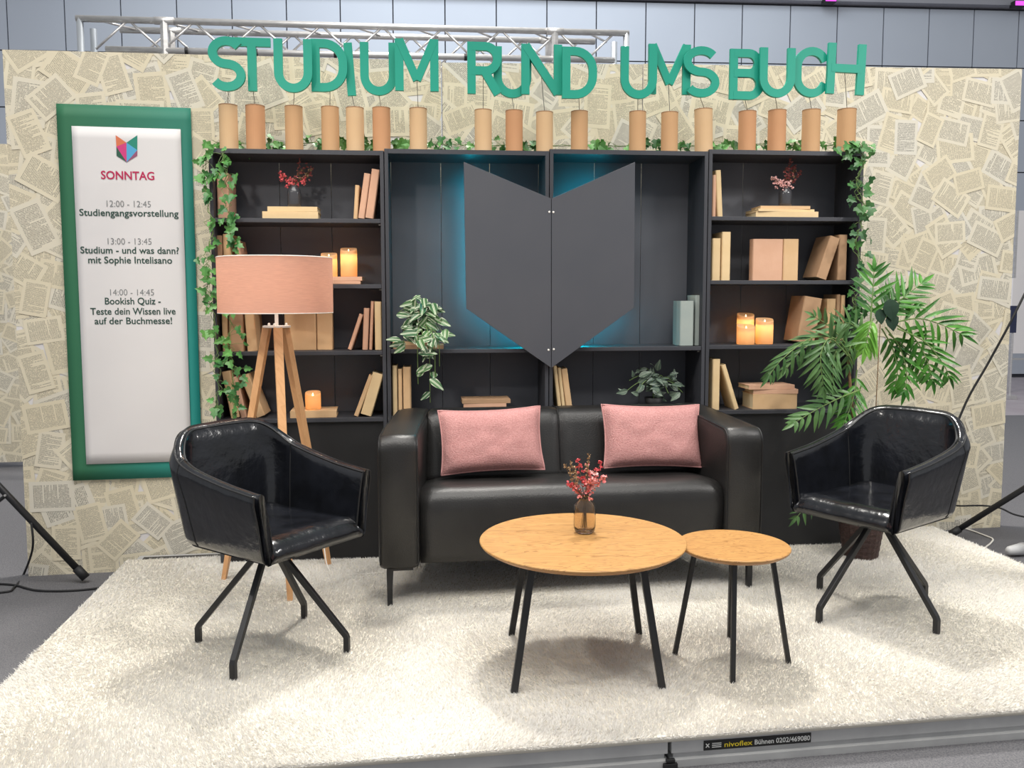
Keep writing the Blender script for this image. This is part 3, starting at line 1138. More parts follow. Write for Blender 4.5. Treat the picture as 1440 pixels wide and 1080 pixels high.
def book_flat(x0, x1, ytop, key, label, grp, z_off=0.0, th=None, d=0.02, dp=0.15, mk='kraft', yaw=0.0):
    s0_, s1_ = BC.px(x0, ytop, d)[0], BC.px(x1, ytop, d)[0]
    sm_ = (s0_ + s1_) / 2
    zb = shelf_z(key, sm_) + 0.0008 + z_off
    zt_ = BC.px((x0 + x1) / 2, ytop, d)[1]
    th = th if th else max(0.008, zt_ - zb)
    p = BC.w(sm_, d, zb)
    t = thing('book', label, 'book', p, BC.a + math.radians(yaw), BOOKG[grp])
    wd = s1_ - s0_
    c = MB()
    b = 0.0025
    # spine to the front, lying on its side
    c.box(-wd / 2, wd / 2, 0, dp, 0, b).box(-wd / 2, wd / 2, 0, dp, th - b, th).box(-wd / 2, wd / 2, 0, b, b, th - b)
    obj('cover', c, MT[mk], t)
    obj('page_block', MB().box(-wd / 2 + .003, wd / 2 - .003, b, dp - .004, b, th - b), MT['paper'], t)
    return t, z_off + th + 0.0008, sm_


# left bookcase -------------------------------------------------------
L_ = 'L'
book_up(306, 322, 243, 'A', 'orange brown wrapped book behind ivy at left end of top shelf', L_, 0, .05, .17, 'kraftc')
t, zo, s_ = book_flat(369, 447, 297.5, 'A', 'thick wrapped book lying at the bottom under the dark left vase', L_, 0, None, .03, .17, 'kraftb', 2)
t, zo, s_ = book_flat(376, 446, 290.5, 'A', 'thin wrapped book directly beneath the dark left vase', L_, zo, None, .035, .15, 'kraftb', 0)
ZVL, SVL = zo, BC.px(414, 290, .10)[0]
book_up(497, 502.5, 260, 'A', 'short narrow wrapped book, leftmost of three leaning at right end of left top shelf', L_, 4, .04, .15, 'kraft')
book_up(503.5, 512.5, 243, 'A', 'wrapped book in the middle of three leaning at right end of left top shelf', L_, 8.5, .04, .16, 'kraftc')
book_up(513.5, 525, 237, 'A', 'tallest wrapped book of three leaning at right end of left top shelf', L_, 8.5, .04, .16, 'kraftc')
book_up(306, 314, 331, 'B', 'wrapped book touching the left side panel above the lampshade', L_, 0, .05, .16, 'kraftd')
book_up(315, 325, 329, 'B', 'wrapped book second from the left side panel above the lampshade', L_, 0, .05, .16, 'kraft')
book_up(340, 346, 338, 'B', 'slanted wrapped book peeking above the lampshade at its left', L_, -8, .06, .16, 'kraftc')
t, zo, s_ = book_flat(457, 507, 394.8, 'B', 'thin wrapped book lowest under the two tall candles', L_, 0, None, .03, .14, 'kraftc', 0)
t, ZCL, s_ = book_flat(452, 509, 389.0, 'B', 'wrapped book on which the two tall candles stand', L_, zo, None, .03, .14, 'kraftc', -1)
book_up(313, 321, 441, 'C', 'narrow wrapped book farthest left below the lampshade', L_, 0, .05, .16, 'kraft')
book_up(323, 343, 437, 'C', 'thick wrapped book among ivy below the lampshade', L_, 0, .04, .17, 'kraftd')
book_up(348, 362, 438, 'C', 'wrapped book tilting left beside lamp leg below the shade', L_, -3, .04, .17, 'kraft')
book_up(401, 445, 432, 'C', 'broad wrapped book facing front behind the lamp legs', L_, 0, .10, .05, 'kraft')
book_up(446, 468, 432, 'C', 'narrower wrapped book facing front, right of the broad one behind lamp', L_, 0, .10, .05, 'kraft')
book_up(488.5, 494, 441, 'C', 'thin wrapped book leaning far right on shelf right of lamp', L_, 19, .04, .15, 'kraftc')
book_up(509.5, 517, 433, 'C', 'pinkish upright book that the slanted one beside the lamp leans towards', L_, 3, .04, .15, 'kraftc')
book_up(519, 523, 423.5, 'C', 'thin tall pinkish book between upright books right of lamp', L_, 3, .04, .15, 'kraftc')
book_up(527.5, 537.0, 424, 'C', 'pale wrapped book against right side panel, level with lamp top', L_, 0, .03, .16, 'kraftb')
book_up(325, 337.5, 521, 'D', 'wrapped book leaning left, leftmost on the lowest left shelf', L_, -10, .05, .16, 'kraft')
book_up(339, 347, 529, 'D', 'thin wrapped book leaning left in ivy on the lowest left shelf', L_, -11, .05, .15, 'kraftc')
book_up(361, 374, 525, 'D', 'wrapped book leaning far left behind a lamp leg on the lowest shelf', L_, -20, .05, .16, 'kraft')
t, ZCS, s_ = book_flat(408, 473, 578, 'D', 'wrapped book lying flat under the single short candle', L_, 0, None, .02, .17, 'kraft', 3)
book_up(497, 503.5, 527, 'D', 'narrow wrapped book leaning right at the right end of lowest left shelf', L_, 21, .03, .15, 'kraft')
book_up(506, 522, 523, 'D', 'thick wrapped book leaning right at the right end of lowest left shelf', L_, 17, .03, .16, 'kraftb')
# middle bookcases ----------------------------------------------------
M_ = 'M'
t, zo, s_ = book_flat(553, 624, 485.5, 'C', 'lower wrapped book under the white striped trailing plant', M_, 0, None, .04, .16, 'kraftd', 0)
t, ZPL, s_ = book_flat(552, 612, 481, 'C', 'upper wrapped book under the white striped trailing plant', M_, zo, None, .04, .15, 'kraft', 1)
book_up(552.5, 559, 514, 'D', 'pale narrow book standing at far left just above the sofa arm', M_, 0, .03, .15, 'kraftb')
book_up(560.5, 566, 519, 'D', 'lowest of three books standing just above the sofa left arm', M_, 0, .03, .15, 'kraft')
book_up(567.5, 578, 516, 'D', 'thickest of three books standing just above the sofa left arm', M_, 0, .03, .15, 'kraft')
t, zo, s_ = book_flat(652, 712, 567.5, 'D', 'wrapped book lying lower behind the sofa back', M_, 0, None, .05, .16, 'kraftc', 0)
t, zo, s_ = book_flat(650, 718, 562, 'D', 'wrapped book lying flat on top, seen over the sofa back', M_, zo, None, .05, .16, 'kraftd', 1)
book_up(785.5, 790.5, 514, 'D', 'thin book touching the divider below the emblem tip', M_, -7, .03, .15, 'kraftb', ybot=580)
book_up(791.5, 796, 517, 'D', 'thin book in the middle of three below the emblem tip', M_, -7, .03, .15, 'kraftb', ybot=580)
book_up(797.5, 806, 518, 'D', 'right hand book of three leaning left below the emblem tip', M_, -8, .03, .15, 'kraft', ybot=580)
book_up(956, 975, 423, 'C', 'wrapped book with painted grey light standing right of the emblem, lower of the pair', M_, 0, .03, .13, 'kraftlit', yaw=0)
book_up(977, 986.5, 415, 'C', 'taller wrapped book with painted grey light right of the emblem against the side panel', M_, 0, .05, .14, 'kraftlit', yaw=0)
# right bookcase ------------------------------------------------------
R_ = 'R'
book_up(1001.5, 1006.5, 246, 'A', 'narrow pinkish book against left panel on right top shelf', R_, 0, .04, .15, 'kraftc')
book_up(1009, 1016.5, 239, 'A', 'pale book tilting left on right top shelf', R_, -3.5, .04, .15, 'kraftb')
t, zo, s_ = book_flat(1064, 1150, 297.5, 'A', 'widest wrapped book at the bottom under the right glass vase', R_, 0, None, .03, .18, 'kraftb', -3)
t, zo, s_ = book_flat(1066, 1146, 294, 'A', 'thin wrapped book in the middle of the stack under right vase', R_, zo, None, .035, .17, 'kraftb', 2)
t, zo, s_ = book_flat(1070, 1139, 289.5, 'A', 'wrapped book directly under the right glass vase', R_, zo, None, .04, .15, 'kraft', -2)
ZVR, SVR = zo, BC.px(1104, 290, .11)[0]
book_up(1001, 1012.5, 335, 'B', 'pale thick book against left panel on second right shelf', R_, 0, .03, .16, 'kraftb')
book_up(1014.5, 1026.5, 326, 'B', 'taller pale book beside it on second right shelf', R_, 0, .03, .16, 'kraftb')
book_up(1058, 1100, 336, 'B', 'broad wrapped book facing front on second right shelf', R_, 0, .06, .05, 'kraftc')
book_up(1100.8, 1122, 336, 'B', 'olive brown narrower book facing front on second right shelf', R_, 0, .06, .05, 'kraft')
book_up(1147, 1162, 331, 'B', 'brown book leaning right above the palm on second right shelf', R_, 18, .04, .17, 'kraftd')
book_up(1178, 1190, 330, 'B', 'upright brown book in ivy at right end of second shelf', R_, 0, .05, .17, 'kraftd')
book_up(1120, 1145, 416, 'C', 'broad brown book leaning right behind palm fronds', R_, 9, .04, .17, 'kraftd')
book_up(1162, 1174, 420, 'C', 'upright tan book behind palm fronds', R_, 0, .05, .16, 'kraft')
book_up(1175.5, 1180, 414, 'C', 'thin brown book behind palm fronds next to upright tan one', R_, 0, .05, .16, 'kraftd')
book_up(1181.5, 1187, 415, 'C', 'last thin book against ivy on the candle shelf', R_, 0, .05, .16, 'kraft')
book_up(1001, 1011.5, 505, 'D', 'pale book standing above the sofa right arm', R_, 0, .03, .16, 'kraftb')
book_up(1033, 1039.5, 512, 'D', 'thin pale book leaning left above the sofa right arm', R_, -18, .03, .15, 'kraftb')
t, zo, s_ = book_flat(1059, 1121, 554, 'D', 'thick wrapped book at the bottom of the stack beside the palm', R_, 0, None, .03, .16, 'kraft', 0)
t, zo, s_ = book_flat(1060, 1122, 547.5, 'D', 'pinkish wrapped book in the middle of the stack beside the palm', R_, zo, None, .03, .15, 'kraftc', -2)
t, zo, s_ = book_flat(1053, 1118, 541.5, 'D', 'pinkish wrapped book topmost in the stack beside the palm', R_, zo, None, .03, .15, 'kraftc', 2)


# ================================================================== CANDLES
def candle(s, d, z, r, h, label, seed=0):
    t = thing('led_candle', label, 'candle', BC.w(s, d, z + .0008), BC.a, 'lit flameless candles on the shelves')
    n = 28
    ri = r - 0.004
    mb = MB()
    vs, fs = [], []
    rings = [(0.0, 0, 0), (r - .003, 0, 0), (r, 0.003, 0), (r, h - 0.012, .6), (r - .001, h, 1), (ri, h - .001, 1), (ri - .002, h - 0.034, .2)]
    for rr, z_, wv in rings:
        for k in range(n):
            a = 2 * PI * k / n
            dip = 0.020 * wv * (math.cos(a + PI / 2) * .5 + .5) ** 1.6
            vs.append((rr * math.cos(a), rr * math.sin(a), z_ - dip))
    for i in range(len(rings) - 1):
        for k in range(n):
            a, b = i * n + k, i * n + (k + 1) % n
            fs.append((a, b, b + n, a + n))
    e = (len(rings) - 1) * n
    fs.append(tuple(range(e, e + n)))
    mb.add(vs, fs)
    obj('wax_body', mb, MT['wax'], t, smooth=True)
    fl = MB().lathe([(0.001, 0), (0.0045, 0.006), (0.0035, 0.013), (0.0006, 0.024)], 10)
    obj('flame', fl, MT['flame'], t, (0, -0.004, h - 0.034), smooth=True)
    point_light('candle_glow', (0, 0, h * 0.66), 0.13, (1.0, 0.66, 0.34), 0.012, t)


def cpx(x0, x1, ytop, d, z):
    s = (BC.px(x0, ytop, d)[0] + BC.px(x1, ytop, d)[0]) / 2
    return s, (BC.px(x1, ytop, d)[0] - BC.px(x0, ytop, d)[0]) / 2, BC.px((x0 + x1) / 2, ytop, d)[1] - z


for x0, x1, yt, d, key, zoff, lab in (
        (451, 474, 355, .10, 'B', ZCL, 'lit ivory candle half hidden by the lampshade edge'),
        (478.5, 502, 348, .10, 'B', ZCL, 'tall lit ivory candle standing clear right of the lampshade'),
        (429, 451, 550, .09, 'D', ZCS, 'short lit candle seen between the lamp legs'),
        (1037, 1060, 440, .16, 'C', 0, 'tall lit candle behind another on the right shelf'),
        (1037, 1061, 456, .08, 'C', 0, 'shortest lit candle in front of the tall one on right shelf'),
        (1063.5, 1087, 447, .10, 'C', 0, 'lit candle standing alone nearest the palm')):
    sg = BC.px((x0 + x1) / 2, yt, d)[0]
    z = shelf_z(key, sg) + zoff
    s, r, h = cpx(x0, x1, yt, d, z)
    candle(s, d, z, r, h, lab, x0)


# ================================================================== VASES
def sprig(mbs, base, tip, n, size, rd, spread=0.012, start=0.45):
    """blossoms along the upper part of a stem"""
    base, tip = Vector(base), Vector(tip)
    for i in range(n):
        t = start + (1 - start) * (i + rd.random()) / n
        p = base.lerp(tip, t) + Vector((rd.gauss(0, spread), rd.gauss(0, spread), rd.gauss(0, spread))) * (1.15 - t * .7)
        for k in range(4):
            dr_ = Vector((rd.gauss(0, 1), rd.gauss(0, 1), rd.gauss(.4, 1)))
            mbs.leaf(p, dr_, Vector((rd.gauss(0, 1), -1, rd.gauss(0, 1))), size * rd.uniform(.7, 1.2), size * .8, PET, .2, .2)


def vase(name_label, pos, k, h, r, glass, blooms, seed):
    rd = random.Random(seed)
    t = thing('flower_vase', name_label, 'vase', pos, rd.uniform(0, 1))
    prof = [(0.004, 0.004), (r * .72, 0.0), (r * .9, h * .05), (r, h * .18), (r, h * .66), (r * .92, h * .80), (r * .62, h * .91), (r * .58, h * .97), (r * .66, h),
            (r * .60, h), (r * .50, h * .96), (r * .55, h * .90), (r * .84, h * .78), (r * .92, h * .64), (r * .92, h * .2), (r * .78, h * .08), (0.004, h * .06)]
    mb = MB().lathe(prof, 28, cap0=False, cap1=False)
    # faint flutes
    mb.v = [(x * (1 + .015 * math.cos(14 * math.atan2(y, x))), y * (1 + .015 * math.cos(14 * math.atan2(y, x))), z) for x, y, z in mb.v]
    obj('glass_body', mb, MT[glass], t, smooth=True)
    st_ = MB()
    groups = {}
    for m_, dx, dz, n, size, spread, start in blooms:
        tip = Vector((dx, rd.uniform(-.02, .02), h + dz))
        b0 = Vector((rd.uniform(-.3, .3) * r, rd.uniform(-.3, .3) * r, h * .12))
        nk = Vector((dx * .12, 0, h * .97))
        st_.tube(smoothpath([b0, nk, nk.lerp(tip, .5) + Vector((dx * .05, 0, .005)), tip], 4), 0.0011, 5)
        groups.setdefault(m_, MB())
        sprig(groups[m_], nk, tip, n, size, rd, spread, start)
    obj('stems', st_, MT['stemb'], t)
    for m_, g in groups.items():
        obj('blossoms', g, MT[m_], t, label={'petal': 'pink blossoms', 'petalr': 'red blossoms', 'petalp': 'pale pink blossoms', 'petald': 'dusky red plume', 'tan': 'dry beige sprigs'}[m_])
    return t


zv = shelf_z('A', SVL) + ZVL
hV = BC.px(414, 261, .10)[1] - zv
vase('black smoked glass vase of red dried flowers on left top shelf', BC.w(SVL, .10, zv), 1, hV, .034, 'glassd',
     [('petalr', -.07, .04, 8, .012, .014, .3), ('petalr', -.06, .055, 7, .012, .012, .4), ('petalr', -.03, .045, 8, .013, .014, .2), ('petalr', .05, .04, 9, .012, .016, .3), ('petal', .0, .035, 8, .012, .016, .1),
      ('petald', .03, .13, 10, .008, .008, .4), ('petald', .07, .11, 10, .008, .012, .4), ('petald', .10, .10, 10, .008, .010, .5), ('tan', .05, .09, 10, .008, .014, .4), ('tan', .085, .085, 9, .008, .012, .4), ('petald', .09, .06, 8, .009, .014, .4)], 11)
zv = shelf_z('A', SVR) + ZVR
hV = BC.px(1104, 263, .11)[1] - zv
vase('smoked glass vase of pale pink flowers on right top shelf', BC.w(SVR, .11, zv), 1, hV, .034, 'glassd',
     [('petalp', -.07, .035, 10, .013, .015, .2), ('petalp', -.04, .03, 10, .013, .016, .1), ('petalp', -.085, .045, 8, .012, .010, .5), ('petalp', -.02, .02, 8, .012, .014, .1), ('petalp', .005, .02, 8, .012, .012, .1),
      ('petald', .02, .155, 18, .010, .006, .3), ('petald', .06, .12, 14, .010, .010, .3), ('petald', .09, .11, 14, .010, .009, .3), ('petald', .10, .085, 12, .010, .010, .3), ('petald', -.0, .10, 12, .010, .010, .3), ('tan', .07, .10, 8, .008, .010, .5)], 12)
TB = Vector((1.610, -1.240, 0))
ZTB = 0.44
vp = on_z(822, 749, ZTB)
vase('amber smoked glass vase of pink flowers on the large coffee table', (vp.x, vp.y, ZTB + .0006), 1, .132, .040, 'glass',
     [('petalr', -.06, .055, 7, .012, .008, .5), ('petal', -.045, .05, 9, .013, .010, .3), ('tan', -.08, .125, 12, .009, .008, .4), ('tan', -.055, .13, 12, .009, .008, .4), ('petalr', -.02, .13, 14, .011, .009, .3),
      ('petal', .02, .11, 14, .012, .012, .2), ('petal', .01, .08, 12, .013, .014, .2), ('petalp', .05, .07, 10, .012, .010, .4), ('petalr', .03, .045, 10, .012, .012, .2), ('petalr', .07, .13, 12, .011, .008, .5), ('petal', .07, .075, 8, .013, .008, .6), ('tan', .01, .165, 12, .008, .005, .5), ('petalp', .03, .10, 10, .012, .010, .3)], 13)


# ================================================================== LETTERS ON CARDBOARD TUBES
def arc(cx, cz, rx, rz, a0, a1, n=14):
    return [(cx + rx * math.cos(math.radians(lerp(a0, a1, i / n))), cz + rz * math.sin(math.radians(lerp(a0, a1, i / n)))) for i in range(n + 1)]


def letter_mesh(ch, W, H, sw, y0, y1):
    h = sw / 2
    mb = MB()
    l, r, b, t, c = h, W - h, h, H - h, W / 2
    if ch == 'S':
        q = (H - 2 * h) / 4
        up = arc(c, t - q, c - h, q, 32, 270, 20)
        lo = arc(c, b + q, c - h, q, 90, -148, 20)
        mb.ribbon(up + lo[1:], sw, y0, y1)
    elif ch == 'T':
        mb.ribbon([(0, t), (W, t)], sw, y0, y1).ribbon([(c, t - h), (c, 0)], sw, y0, y1)
    elif ch == 'U':
        R__ = c - h
        mb.ribbon([(l, H)] + arc(c, b + R__ * 1.05, R__, R__ * 1.05, 180, 360, 18) + [(r, H)], sw, y0, y1)
    elif ch == 'D':
        q = min(W * .52, H * .36)
        mb.ribbon([(l, b), (l, t)] + arc(r - q, t - q, q, q, 90, 0, 8) + arc(r - q, b + q, q, q, 0, -90, 8), sw, y0, y1, closed=True)
    elif ch == 'I':
        mb.ribbon([(W / 2, 0), (W / 2, H)], sw, y0, y1)
    elif ch == 'M':
        mb.ribbon([(l, 0), (l, H)], sw, y0, y1).ribbon([(r, 0), (r, H)], sw, y0, y1)
        mb.ribbon([(l * 1.05, H - h * .2), (c, H * .21)], sw * .95, y0, y1).ribbon([(c, H * .21), (W - l * 1.05, H - h * .2)], sw * .95, y0, y1)
    elif ch == 'N':
        mb.ribbon([(l, 0), (l, H)], sw, y0, y1).ribbon([(r, 0), (r, H)], sw, y0, y1)
        mb.ribbon([(l * 1.05, H - h * .3), (W - l * 1.05, h * .3)], sw, y0, y1)
    elif ch == 'R':
        q = H * .235
        mb.ribbon([(l, 0), (l, H)], sw, y0, y1)
        mb.ribbon([(l, t)] + arc(r - q - h * .2, t - q, q, q, 90, -90, 14) + [(l, t - 2 * q)], sw, y0, y1)
        mb.ribbon([(c * .98, t - 2 * q), (r, 0)], sw * 1.02, y0, y1)
    elif ch == 'B':
        q1, q2 = (t - H * .525) / 2, (H * .525 - b) / 2
        mb.ribbon([(l, 0), (l, H)], sw, y0, y1)
        mb.ribbon([(l, t)] + arc(r - q1 - h * .6, t - q1, q1, q1, 90, -90, 12) + [(l, t - 2 * q1)], sw, y0, y1)
        mb.ribbon([(l, b + 2 * q2)] + arc(r - q2, b + q2, q2, q2, 90, -90, 12) + [(l, b)], sw, y0, y1)
    elif ch == 'C':
        mb.ribbon(arc(c, t - (c - h), c - h, c - h, 20, 180, 14) + arc(c, b + (c - h), c - h, c - h, 180, 340, 14), sw, y0, y1)
    elif ch == 'H':
        mb.ribbon([(l, 0), (l, H)], sw, y0, y1).ribbon([(r, 0), (r, H)], sw, y0, y1).ribbon([(l, H * .51), (r, H * .51)], sw, y0, y1)
    return mb


# char, letter box in pixels, tube span and top in pixels, word, depth, tilt, where the wire meets the letter
LET = [('S', 292, 346, 51, 129, 308.5, 334.5, 148, 'tubeb'), ('T', 327, 382, 53, 129, 346, 373, 149, 'tubec'), ('U', 384.5, 440, 54.5, 131, 401, 426, 150, 'tubea'),
       ('D', 437, 489, 55, 130, 452, 477, 151, 'tubea'), ('I', 489, 500, 60.5, 135, 486.8, 512, 152, 'tubeb'), ('U', 506, 559, 59.5, 135, 524, 549, 152, 'tubec'), ('M', 555, 617, 54.5, 129, 576, 600.5, 153, 'tubeb'),
       ('R', 657, 706, 59, 133, 667.5, 691.5, 155, 'tubeb'), ('U', 694, 747, 65.5, 138.5, 711, 735, 156, 'tubec'), ('N', 733, 790, 62, 134, 754, 777.5, 158, 'tubeb'), ('D', 790.5, 839, 66, 139.7, 803, 826.5, 157, 'tubea'),
       ('U', 873, 923, 65.5, 139.7, 885, 908, 157.5, 'tubea'), ('M', 912, 970, 62, 133.6, 930, 953, 158.5, 'tubea'), ('S', 962, 1011, 65, 137.7, 978, 1002.5, 154, 'tubeb'),
       ('B', 1026.5, 1073, 69, 141, 1039, 1062.5, 157, 'tubec'), ('U', 1068.6, 1116.5, 67, 138, 1080.5, 1104.5, 155.5, 'tubec'), ('C', 1116.5, 1165, 66, 137.7, 1128.5, 1152.5, 155, 'tubea'), ('H', 1163, 1213.7, 61, 133.6, 1178, 1202.5, 154, 'tubea')]
LLAB = ['green letter S opening the sign at far left', 'green letter T, second letter of the sign', 'green letter U between T and D', 'green letter D between U and I near the left', 'green letter I, the only single bar, tilted slightly',
        'green letter U right after the I', 'green letter M ending the first word', 'green letter R opening the second word', 'green letter U right after the R', 'green letter N, only one in the sign', 'green letter D ending the second word',
        'green letter U opening the third word', 'green letter M in the third word, before the S', 'green letter S ending the third word', 'green letter B opening the last word', 'green letter U right after the B', 'green letter C, only one in the sign', 'green letter H at the far right end']
TLAB = ['leftmost cardboard tube on the bookcases, under the first S', 'cardboard tube under the letter T', 'cardboard tube under the U between T and D', 'cardboard tube under the D beside the letter I', 'cardboard tube under the tilted letter I',
        'reddish cardboard tube under the U after the I', 'cardboard tube under the M of the first word', 'pale cardboard tube under the letter R', 'reddish cardboard tube under the U after the R', 'pale cardboard tube under the letter N',
        'cardboard tube under the D ending the second word', 'cardboard tube under the U opening the third word', 'cardboard tube under the M of the third word', 'slightly tilted cardboard tube under the second S', 'cardboard tube under the letter B',
        'cardboard tube under the U after the B', 'cardboard tube under the letter C', 'rightmost cardboard tube on the bookcases, under the H']
for i, (ch, x0, x1, y0, y1, tx0, tx1, ty, tm) in enumerate(LET):
    dT = 0.062
    top_z = lambda s: 2.008 * zk(s) + 0.001
    # tube
    sA_, sB_ = BC.px(tx0, 180, dT)[0], BC.px(tx1, 180, dT)[0]
    s = (sA_ + sB_) / 2
    r = (sB_ - sA_) / 2
    case = 0 if s < SE[1] else 1 if s < SE[2] else 2 if s < SE[3] else 3
    zb = 2.008 * zk((SE[case] + SE[case + 1]) / 2) + 0.0008
    h = BC.px((tx0 + tx1) / 2, ty, dT)[1] - zb
    tilt = math.radians(-1.5) if i == 13 else 0
    t = thing('cardboard_tube', TLAB[i], 'tube', BC.w(s, dT, zb), 0, 'cardboard tubes under the sign letters', (0, tilt, BC.a))
    lift = r * abs(math.sin(tilt))
    obj('tube_wall', MB().lathe([(r - .004, lift), (r, lift), (r, h - .0005), (r - .004, h - .0005), (r - .004, lift)], 32, cap0=False, cap1=False), MT[tm], t, smooth=False)
    obj('cut_rim', MB().lathe([(r - .0045, h - .004), (r + .0006, h - .004), (r + .0006, h), (r - .0045, h)], 32, cap0=False, cap1=False), MT['rim'], t)
    obj('end_cap', MB().lathe([(r - .0045, h - .012), (r - .0045, h - .010)], 32), MT[tm], t)
    # letter, alternating a little in depth so overlapping neighbours clear each other
    dl_ = [-.012, .036, -.010, .032, .060, .034, -.014, .030, .056, .032, -.012, .034, .062, .034, .040, .010, .036, .010][i]
    s0_, z1_ = BC.px(x0, y0, dl_)
    s1_, z0_ = BC.px(x1, y1, dl_)
    W, H = s1_ - s0_, z1_ - z0_
    sw = 0.0405 * (1 if ch != 'I' else 1.0)
    rot = math.radians({4: -4.0, 17: 1.6, 13: -1.0}.get(i, 0))
    lt = thing('sign_letter', LLAB[i], 'letter', BC.w((s0_ + s1_) / 2, dl_, z0_), 0, 'green sign letters above the bookcases', (0, -(-rot) if False else rot, BC.a))
    m_ = letter_mesh(ch, W, H, sw, -0.009, 0.009)
    m_.v = [(p[0] - W / 2, p[1], p[2]) for p in m_.v]
    obj('letter_face', m_, MT['green'], lt)
    foot = {'M': .21, 'N': .40, 'H': .47, 'R': .48}.get(ch, 0.01) * H
    pt = BC.w(s, dT, zb + h - .01)
    inv = (Matrix.Translation(lt.location) @ Matrix.Rotation(BC.a, 4, 'Z') @ Matrix.Rotation(rot, 4, 'Y')).inverted()
    q = inv @ Vector(pt)
    fx = 0 if ch not in 'R' else q.x
    if ch in 'SUTDIBC':
        fx = 0
    rm = MB().tube([(q.x, q.y, q.z), (q.x, q.y, q.z + .012), (fx, 0.0105, foot - 0.005), (fx, 0.0105, foot + .03)], 0.0016, 6)
    obj('wire_stem', rm, MT['rod'], lt)


# ================================================================== POSTER
pa, pz0 = WL.px(98, 676)
pb, pz1 = WL.px(268, 153)
pz0 = WL.px(190, 672)[1]
pa = WL.px(92, 400)[0]
pb = WL.px(277, 400)[0]
pc = WL.w(pa, -0.024, pz0)
po = thing('schedule_poster', 'tall green and teal bordered event schedule poster hung on the page wall', 'poster', pc, WL.a)
PW, PH = pb - pa, pz1 - pz0


def ppx(x, y):
    s, z = WL.px(x, y, -0.028)
    return s - pa, z - pz0


def wavy(x0, x1, z0, z1, y, amp, n=16, m_=30, thick=0.004):
    mb = MB()
    vs = []
    for j in range(m_ + 1):
        for i in range(n + 1):
            x, z = lerp(x0, x1, i / n), lerp(z0, z1, j / m_)
            vs.append((x, y + amp * noise.noise(Vector((x * 5, z * 2.0, 3))), z))
    fs = [(j * (n + 1) + i, j * (n + 1) + i + 1, (j + 1) * (n + 1) + i + 1, (j + 1) * (n + 1) + i) for j in range(m_) for i in range(n)]
    k = len(vs)
    return mb.add(vs, fs)


bm_ = wavy(0, PW, 0, PH, 0.006, 0.003)
bo = obj('banner_cloth', bm_, MT['banner'], po, smooth=True)
md = bo.modifiers.new('thickness', 'SOLIDIFY')
md.thickness = 0.004
x0, z1 = ppx(102, 177)
x1, _ = ppx(261, 400)
xx0 = ppx(110, 400)[0]
_, z0 = ppx(190, 651)
so = obj('white_sheet', wavy(xx0, x1, z0, z1, -0.001, 0.0016), MT['sheet'], po, smooth=True)
md = so.modifiers.new('thickness', 'SOLIDIFY')
md.thickness = 0.001
for body, xa, xb, yb, m_, bold, cap in (
        ('SONNTAG', 142, 217, 251.5, 'inkred', .018, 11.5), ('12:00 - 12:45', 150, 212, 290.5, 'inkgrey', -.006, 9), ('Studiengangsvorstellung', 111.5, 251, 303, 'ink', .014, 9.5),
        ('13:00 - 13:45', 151.5, 213, 343.5, 'inkgrey', -.006, 9), ('Studium - und was dann?', 113, 251.5, 356, 'ink', .014, 9.5), ('mit Sophie Intelisano', 124, 242, 370, 'ink', .014, 9.5),
        ('14:00 - 14:45', 155, 216.5, 415.5, 'inkgrey', -.006, 9), ('Bookish Quiz -', 147.5, 226, 428, 'ink', .014, 9.5), ('Teste dein Wissen live', 127, 247, 442.5, 'ink', .014, 9.5), ('auf der Buchmesse!', 133, 242, 456, 'ink', .014, 9.5)):
    tm, wdt, mid = text_mesh(body, 1.0, bold)
    a = ppx(xa, yb)
    b = ppx(xb, yb)
    k = (b[0] - a[0]) / wdt
    kz = (ppx(xa, yb - cap)[1] - a[1]) / 0.70
    tm.v = [((p[0] - mid) * k, 0, p[2] * kz) for p in tm.v]
    obj('text_line', tm, MT[m_], po, ((a[0] + b[0]) / 2, -0.0027, a[1]))
# small faceted shield mark above the day
g = lambda x, y: ppx(x, y)
A, B_, C_, D_, E_, F_, G_ = g(162.5, 190), g(193, 190), g(177.7, 200.5), g(163.5, 206), g(193, 211), g(163.8, 219), g(193, 219)
Hh, Ii = g(178, 228), g(170, 203)
for m_, poly in (('lg_orange', [A, D_, C_]), ('lg_teal', [C_, E_, B_]), ('lg_pink', [D_, Hh, C_]), ('lg_blue', [C_, Hh, E_]), ('lg_dark', [D_, F_, Hh]), ('lg_plum', [E_, Hh, G_])):
    obj('emblem_facet', MB().add([(p[0], -0.0027, p[1]) for p in poly], [tuple(range(len(poly)))]), MT[m_], po)


